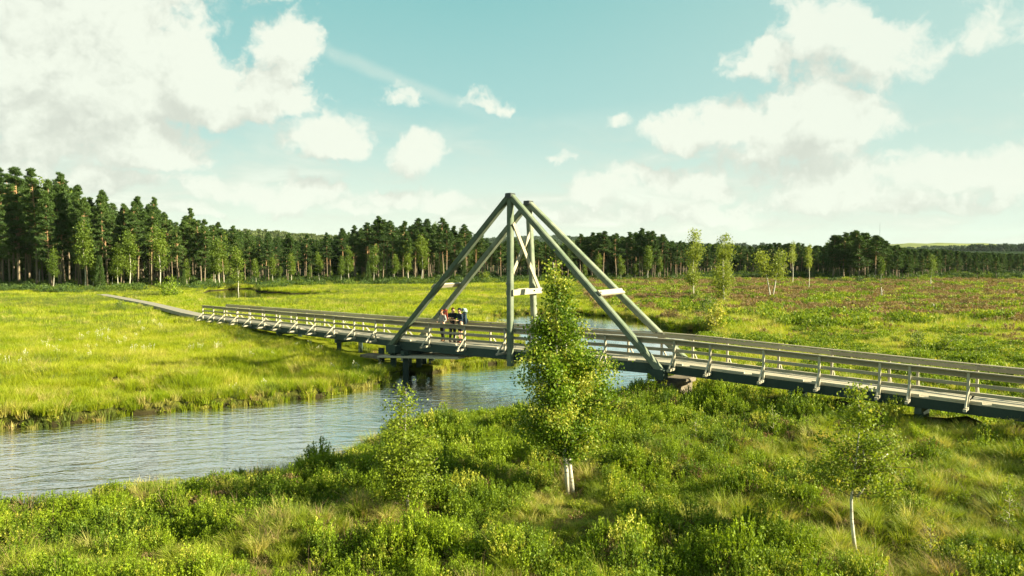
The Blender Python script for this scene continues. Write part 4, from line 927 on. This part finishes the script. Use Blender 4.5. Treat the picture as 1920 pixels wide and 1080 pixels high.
LOW = [tuft(240 + k, 90, .22, .24, .010, .6, m) for k, m in enumerate(('grass', 'grass', 'straw'))] + [shrubm(243 + k, .24, .20, 220, .036, m, 26) for k, m in enumerate(('shrub', 'heather'))]
finish(qq, 'low_undergrowth', 'low moss, heather and short grass between the shrubs', LOW, .8, 1.3, .1, idxw=[.22, .22, .14, .16, .26])
qt = qq[(fbm(qq[:, 0], qq[:, 1], .5, 3, 91) > .52) & (rng.random(len(qq)) < .5)]
finish(qt, 'dry_twigs', 'brown dry twigs and dead stems poking from the bog shrubs', [tuft(250 + k, 26, .2, .62, .008, .5, 'twig', segs=3) for k in range(2)], .7, 1.2, .2)
# left meadow and the ground beyond the river
def beyond(step, y0, y1, m=1.1):
    p = wedge(grid(-110, 110, y0, y1, step), m, 3.); return p[(sdf(NEAR, p[:, 0], p[:, 1]) < 0)]
MD = [tuft(300 + k, 130, .30, .50, .016, .5, 'meadow') for k in range(4)] + [tuft(305, 110, .26, .55, .014, .6, 'straw')]
p = beyond(.40, 26, 60); isr = sdf(RIGHTL, p[:, 0], p[:, 1]) > 0
hmf = lambda p: under_bridge(p) * (.55 + .9 * fbm(p[:, 0] * .5, p[:, 1], .35, 3, 41))
pl = p[~isr]; finish(pl, 'meadow_grass', 'bright yellow-green meadow grass on the left bank', MD, .8, 1.2, .08, idxw=[.235] * 4 + [.06], hmul=hmf(pl))
MF = [tuft(310 + k, 90, .65, .50, .040, .45, 'meadow', segs=2) for k in range(3)] + [tuft(314, 80, .6, .5, .035, .5, 'straw', segs=2)]
p2 = beyond(.85, 58, 152); isr2 = sdf(RIGHTL, p2[:, 0], p2[:, 1]) > 0; pl2 = p2[~isr2]
finish(pl2, 'far_meadow_grass', 'flat bright grass of the far meadow', MF, .8, 1.3, .06, idxw=[.3, .3, .3, .1], hmul=.4 + .8 * fbm(pl2[:, 0] * .4, pl2[:, 1], .12, 3, 43))
rp = beyond(.7, 26, 150); rk = (fbm(rp[:, 0] * .45, rp[:, 1], .22, 3, 81) + (rng.random(len(rp)) - .5) * .14 > .57) & (sdf(RIGHTL, rp[:, 0], rp[:, 1]) < 0)
MATR = [tuft(360 + k, 80, .28, .55, .022, .45, 'rush', segs=2) for k in range(2)]
finish(rp[rk], 'dark_rushes', 'darker olive rushes in streaks across the left meadow', MATR, .7, 1.2, .1)
bp_ = wedge(grid(-110, 60, 24, 110, .28), 1.1, 3.); bw_ = wdist(bp_[:, 0], bp_[:, 1]); bk = (bw_ > -.5) & (bw_ < .30) & (sdf(NEAR, bp_[:, 0], bp_[:, 1]) < 0)
finish(bp_[bk], 'bank_reeds', 'yellowish reeds and broad leaves along the water edge', [tuft(365, 60, .22, .42, .03, .5, 'straw', segs=2), tuft(366, 60, .22, .5, .026, .5, 'meadow', segs=2), shrubm(367, .25, .3, 90, .09, 'birch_yellow', 14), tuft(368, 60, .22, .5, .024, .5, 'rush', segs=2)], .7, 1.15, .2, edge=.32, zmin=-.02)
# right field: mixed heather, grass and dwarf shrub
HF = [shrubm(330 + k, .42, .34, 260, .085, 'heather', 40) for k in range(2)] + [shrubm(333 + k, .42, .36, 260, .085, 'shrub', 36) for k in range(2)] + [tuft(336 + k, 90, .35, .34, .022, .5, m, segs=2) for k, m in enumerate(('meadow', 'grass', 'straw'))]
def right_scatter(p, nm, smin, smax, step):
    hth = sstep(p[:, 0] * .6 + (p[:, 1] - 66) * .9 + (fbm(p[:, 0], p[:, 1], .08, 3, 51) - .5) * 60, 0, 50) * .72
    h = rng.random(len(p)) < hth * (.35 + .9 * (fbm(p[:, 0], p[:, 1], .3, 3, 53) > .5))
    finish(p[h], nm + '_heather', 'pinkish brown heather on the open bog' + ('' if step < .6 else ' far out'), HF[:2] + [HF[6]], smin, smax, .1, idxw=[.4, .4, .2])
    g = p[~h]; sh = fbm(g[:, 0], g[:, 1], .30, 3, 57); k = sh + (rng.random(len(g)) - .5) * .2 > .56
    finish(g[k], nm + '_dwarf_shrub', 'dark green dwarf shrubs on the bog' + ('' if step < .6 else ' far out'), HF[2:4], smin, smax * 1.2, .1)
    finish(g[~k], nm + '_grass', 'yellow-green grass on the bog right of the river' + ('' if step < .6 else ' far out'), HF[4:], smin, smax, .1, idxw=[.45, .4, .15], hmul=under_bridge(g[~k]))
right_scatter(p[isr], 'bog', .8, 1.25, .4)
p3 = wedge(grid(-60, 130, 58, 150, .78), 1.1, 3.); p3 = p3[sdf(RIGHTL, p3[:, 0], p3[:, 1]) > 0]
right_scatter(p3, 'far_bog', 1.4, 2.2, .8)
# flat sedge between the stands and dark undergrowth at the forest foot
p4 = wedge(grid(-170, 170, 104, 190, 1.15), 1.1, 4.); eY = np.interp(960 + F * p4[:, 0] / p4[:, 1], ex_, ey_); p4 = p4[(p4[:, 1] > eY - 13 - 6 * fbm(p4[:, 0], p4[:, 1], .1, 2, 3)) & (p4[:, 1] < eY + 22)]
FU = [shrubm(350 + k, .9, .95, 260, .20, 'pine', 30) for k in range(2)] + [shrubm(353, .9, .8, 260, .2, 'birch_far', 30)]
p4 = p4[fbm(p4[:, 0], p4[:, 1], .16, 3, 95) + rng.random(len(p4)) * .2 > .50]
finish(p4, 'forest_undergrowth', 'dark low undergrowth at the foot of the forest', FU, .5, 1.3, .1, idxw=[.3, .2, .5], clear=False)
# woods behind the edge trees
wp = wedge(grid(-260, 330, 118, 420, 3.7), 1.08, 8.); wpx = 960 + F * wp[:, 0] / wp[:, 1]; dp = wp[:, 1] - np.interp(wpx, ex_, ey_)
k = (dp > 9) & (dp < np.where(wpx > 1690, 260, 95)) & (rng.random(len(wp)) < np.where((dp < 50) | (wpx > 1690), 1., .6)); wp, wpx, dp = wp[k], wpx[k], dp[k]
wz = hgt(wp[:, 0], wp[:, 1], np.full(len(wp), -50.)); sky_y = np.interp(wpx, sx_, sy_)
wtop = CAMZ + (YH - sky_y) / F * wp[:, 1]; hh = np.clip((wtop - wz), 2.5, 24) * rng.uniform(.62, .93, len(wp)); hh = np.minimum(hh, 19)
hh = np.where(wpx > 1290, np.clip(wtop - wz, 2.5, 9.5) * rng.uniform(.72, 1.03, len(wp)), hh)
wi = rng.choice(10, len(wp), p=[.08, .05, .22, .04, .22, .07, .05, .07, .05, .15]); Hn = np.array(PH + [14, 10])[wi]; sz = hh / Hn
def joined(tr, cr):
    bm = bmesh.new(); bm.from_mesh(tr); n0 = len(bm.faces); bm.from_mesh(cr); bm.faces.ensure_lookup_table()
    for f in bm.faces[n0:]: f.material_index = 1
    me = bpy.data.meshes.new('wood_tree'); bm.to_mesh(me); bm.free(); me.materials.append(tr.materials[0]); me.materials.append(cr.materials[0]); return me
WT = [joined(*t) for t in PINES + [FB[0], SPR[0]]]
wide = np.where(wpx > 1000, 1.5, 1.1)
scatter('forest', 'dark mass of pine woods behind the forest edge', np.column_stack([wp, wz]), np.stack([rng.normal(size=len(wp)) * .02, rng.normal(size=len(wp)) * .02, rng.uniform(0, 6.28, len(wp))], 1), np.stack([sz * wide, sz * wide, sz], 1), wi, [lib('forest_%02d' % k, m) for k, m in enumerate(WT)])

# ------------------------------------------------------------------ distant wooded hills
def ridge(name, D, sky_, width, col1, col2, ntree, th, treelab, amp=.5):
    sx, sy = zip(*sky_); pxs = np.linspace(sx[0], sx[-1], 160); rows = 26; V = []; 
    ys = np.interp(pxs, sx, sy) + (th * .9 / D * F if ntree else 0); tt = np.linspace(-1, 1, rows)
    XX = []; 
    for t in tt:
        Yd = D + t * width; prof = np.cos(t * math.pi / 2) ** 1.2
        zz = (CAMZ + (YH - ys) / F * D) * prof + (fbm(pxs / 40, np.full(len(pxs), t * 3), 1., 3, 7) - .5) * amp * D * .01 * prof - 2 * (1 - prof)
        xx = (pxs - 960) / F * D; V.append(np.stack([xx, np.full(len(xx), Yd), zz], 1))
    V = np.stack(V); n = len(pxs); i0 = (np.arange(rows - 1)[:, None] * n + np.arange(n - 1)[None]).ravel()
    m, T, out = new_mat(name); g = T.node('ShaderNodeNewGeometry'); nn = T.noise(g.outputs['Position'], .012, 5, .6)
    T.l.new(principled(T, T.mix(T.maprange(nn, .4, .6), col1, col2), .95, 0.).outputs[0], out.inputs[0])
    tag(obj(name, mesh_np(name, V.reshape(-1, 3), [np.stack([i0, i0 + 1, i0 + n + 1, i0 + n], 1)], m, smooth=True)), kind='structure')
    if ntree:
        a = rng.integers(0, rows // 2 + 4, ntree); b = rng.uniform(0, n - 1.01, ntree); bi = b.astype(int); fb = (b - bi)[:, None]; ar = np.minimum(a + 1, rows - 1); fa = rng.random((ntree, 1))
        pt = (V[a, bi] * (1 - fb) + V[a, bi + 1] * fb) * (1 - fa) + (V[ar, bi] * (1 - fb) + V[ar, bi + 1] * fb) * fa
        s = th / 10 * rng.uniform(.6, 1.2, ntree)
        scatter(name + '_woods', treelab, pt, np.stack([np.zeros(ntree)] * 2 + [rng.uniform(0, 6.28, ntree)], 1), np.stack([s * 1.5, s * 1.5, s], 1), rng.integers(0, 2, ntree), [lib(name + '_conifer_%02d' % k, x) for k, x in enumerate(FARC)])
def farc(seed, mat_='pine_far'):
    r = np.random.default_rng(seed); C = []; 
    n = 260; t = r.random(n) ** .8; a = r.uniform(0, 6.283, n); rad = 2.2 * (1 - t) + .1; C = np.stack([np.cos(a) * rad, np.sin(a) * rad, t * 10], 1)
    V, Fc = spikes(C, unit(np.stack([np.cos(a) * .6, np.sin(a) * .6, np.full(n, .8)], 1)), 1.9, 1.1, r); return mesh_np('far_conifer', V, [Fc], MAT[mat_], r.random(n))
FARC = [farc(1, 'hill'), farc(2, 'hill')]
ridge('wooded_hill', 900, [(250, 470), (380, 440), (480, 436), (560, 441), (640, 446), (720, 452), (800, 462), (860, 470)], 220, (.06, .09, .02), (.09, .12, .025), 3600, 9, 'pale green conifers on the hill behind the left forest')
FARC = [farc(1), farc(2)]
ridge('distant_hill', 2200, [(780, 475), (860, 458), (930, 449), (1000, 446), (1060, 447), (1130, 452), (1220, 460), (1330, 470)], 500, (.018, .03, .014), (.025, .04, .016), 5000, 16, 'hazy woods on the distant hill behind the tower')
ridge('field_hill', 2600, [(1560, 474), (1640, 462), (1680, 458), (1740, 456), (1800, 457), (1860, 461), (1960, 466), (2200, 474)], 500, (.16, .18, .05), (.22, .24, .07), 0, 0, '')
ridge('wooded_ridge', 1300, [(1600, 484), (1700, 474), (1780, 467), (1850, 464), (1920, 466), (2050, 464), (2300, 466)], 350, (.018, .03, .014), (.025, .04, .016), 6500, 12, 'dark conifer woods on the low ridge at right')
# fallen log and dead stumps on the bog
p = land(1492, 586); mb = MB(); mb.tube([(-.95, .0, .16), (0, .05, .2), (.95, 0, .17)], [.09, .10, .07], 8); o = mb.build('fallen_log', MAT['deadwood'], None, True); o.location = p; tag(o, 'bleached fallen log lying in the heather field', 'log')
for px, py, h, lab in ((1652, 562, 1.6, 'crooked dead stump standing in the heather field'), (1750, 584, .8, 'short dark dead stump among heather'), (1745, 538, 1.2, 'leaning pale dead trunk at the pine scrub edge')):
    p = land(px, py); mb = MB(); mb.tube([(0, 0, -.2), (.05, 0, h * .5), (.0, .03, h)], [.11, .08, .05], 7); mb.tube([(.04, 0, h * .6), (.3, 0, h * .8)], [.04, .02], 5)
    o = mb.build('dead_stump', MAT['deadwood'], None, True); o.location = p; tag(o, lab, 'stump')
# thin far mast above the right pines
mb = MB(); mb.tube([(0, 0, 0), (0, 0, 62)], [.35, .15], 5)
for k in range(6): mb.bar((-.9, 0, 30 + 5 * k), (.9, 0, 30 + 5 * k), .2, .2)
o = mb.build('radio_mast', MAT['steel']); o.location = ((1648 - 960) / F * 1700, 1700, 0); tag(o, 'thin hazy mast rising above the right pine clump', 'mast')
# white cottongrass heads on the left meadow
fl = wedge(grid(-30, 4, 34, 64, .8), 1.1, 1.); fl = fl[(rng.random(len(fl)) < .14 * (fbm(fl[:, 0], fl[:, 1], .2, 3, 71) > .48)) & (sdf(NEAR, fl[:, 0], fl[:, 1]) < 0)]
def flower(seed):
    r = np.random.default_rng(seed); n = 6; a = r.uniform(0, 6.28, n); tb = MB()
    for i in range(n):
        x, y, h = math.cos(a[i]) * .2 * r.random(), math.sin(a[i]) * .2 * r.random(), r.uniform(.45, .7); tb.tube([(x, y, 0), (x * 1.3, y * 1.3, h)], [.004, .003], 3)
        tb.tube([(x * 1.3, y * 1.3, h - .02), (x * 1.3, y * 1.3, h + .015), (x * 1.3, y * 1.3, h + .04)], [.008, .020, .008], 5)
    return tb.mesh('flower', MAT['cotton'])
MAT['cotton'] = flat_mat('cottongrass_white', (.55, .54, .40), .9, .1, .1, 10)
finish(fl, 'cottongrass', 'white cottongrass heads dotting the left meadow', [flower(1), flower(2)], .6, .9, .1)

# ------------------------------------------------------------------ air
bm = bmesh.new(); bmesh.ops.create_cube(bm, size=1)
for v_ in bm.verts: v_.co = Vector((v_.co.x * 9000, v_.co.y * 9000 + 0, (v_.co.z + .5) * 112 - 12))
me = bpy.data.meshes.new('haze'); bm.to_mesh(me); bm.free()
hm_, T, out = new_mat('thin_air'); pv = T.node('ShaderNodeVolumePrincipled'); pv.inputs['Color'].default_value = (.80, .92, .95, 1); pv.inputs['Density'].default_value = .000035; T.l.new(pv.outputs[0], out.inputs['Volume'])
me.materials.append(hm_); hz_o = obj('haze', me); hz_o['kind'] = 'stuff'
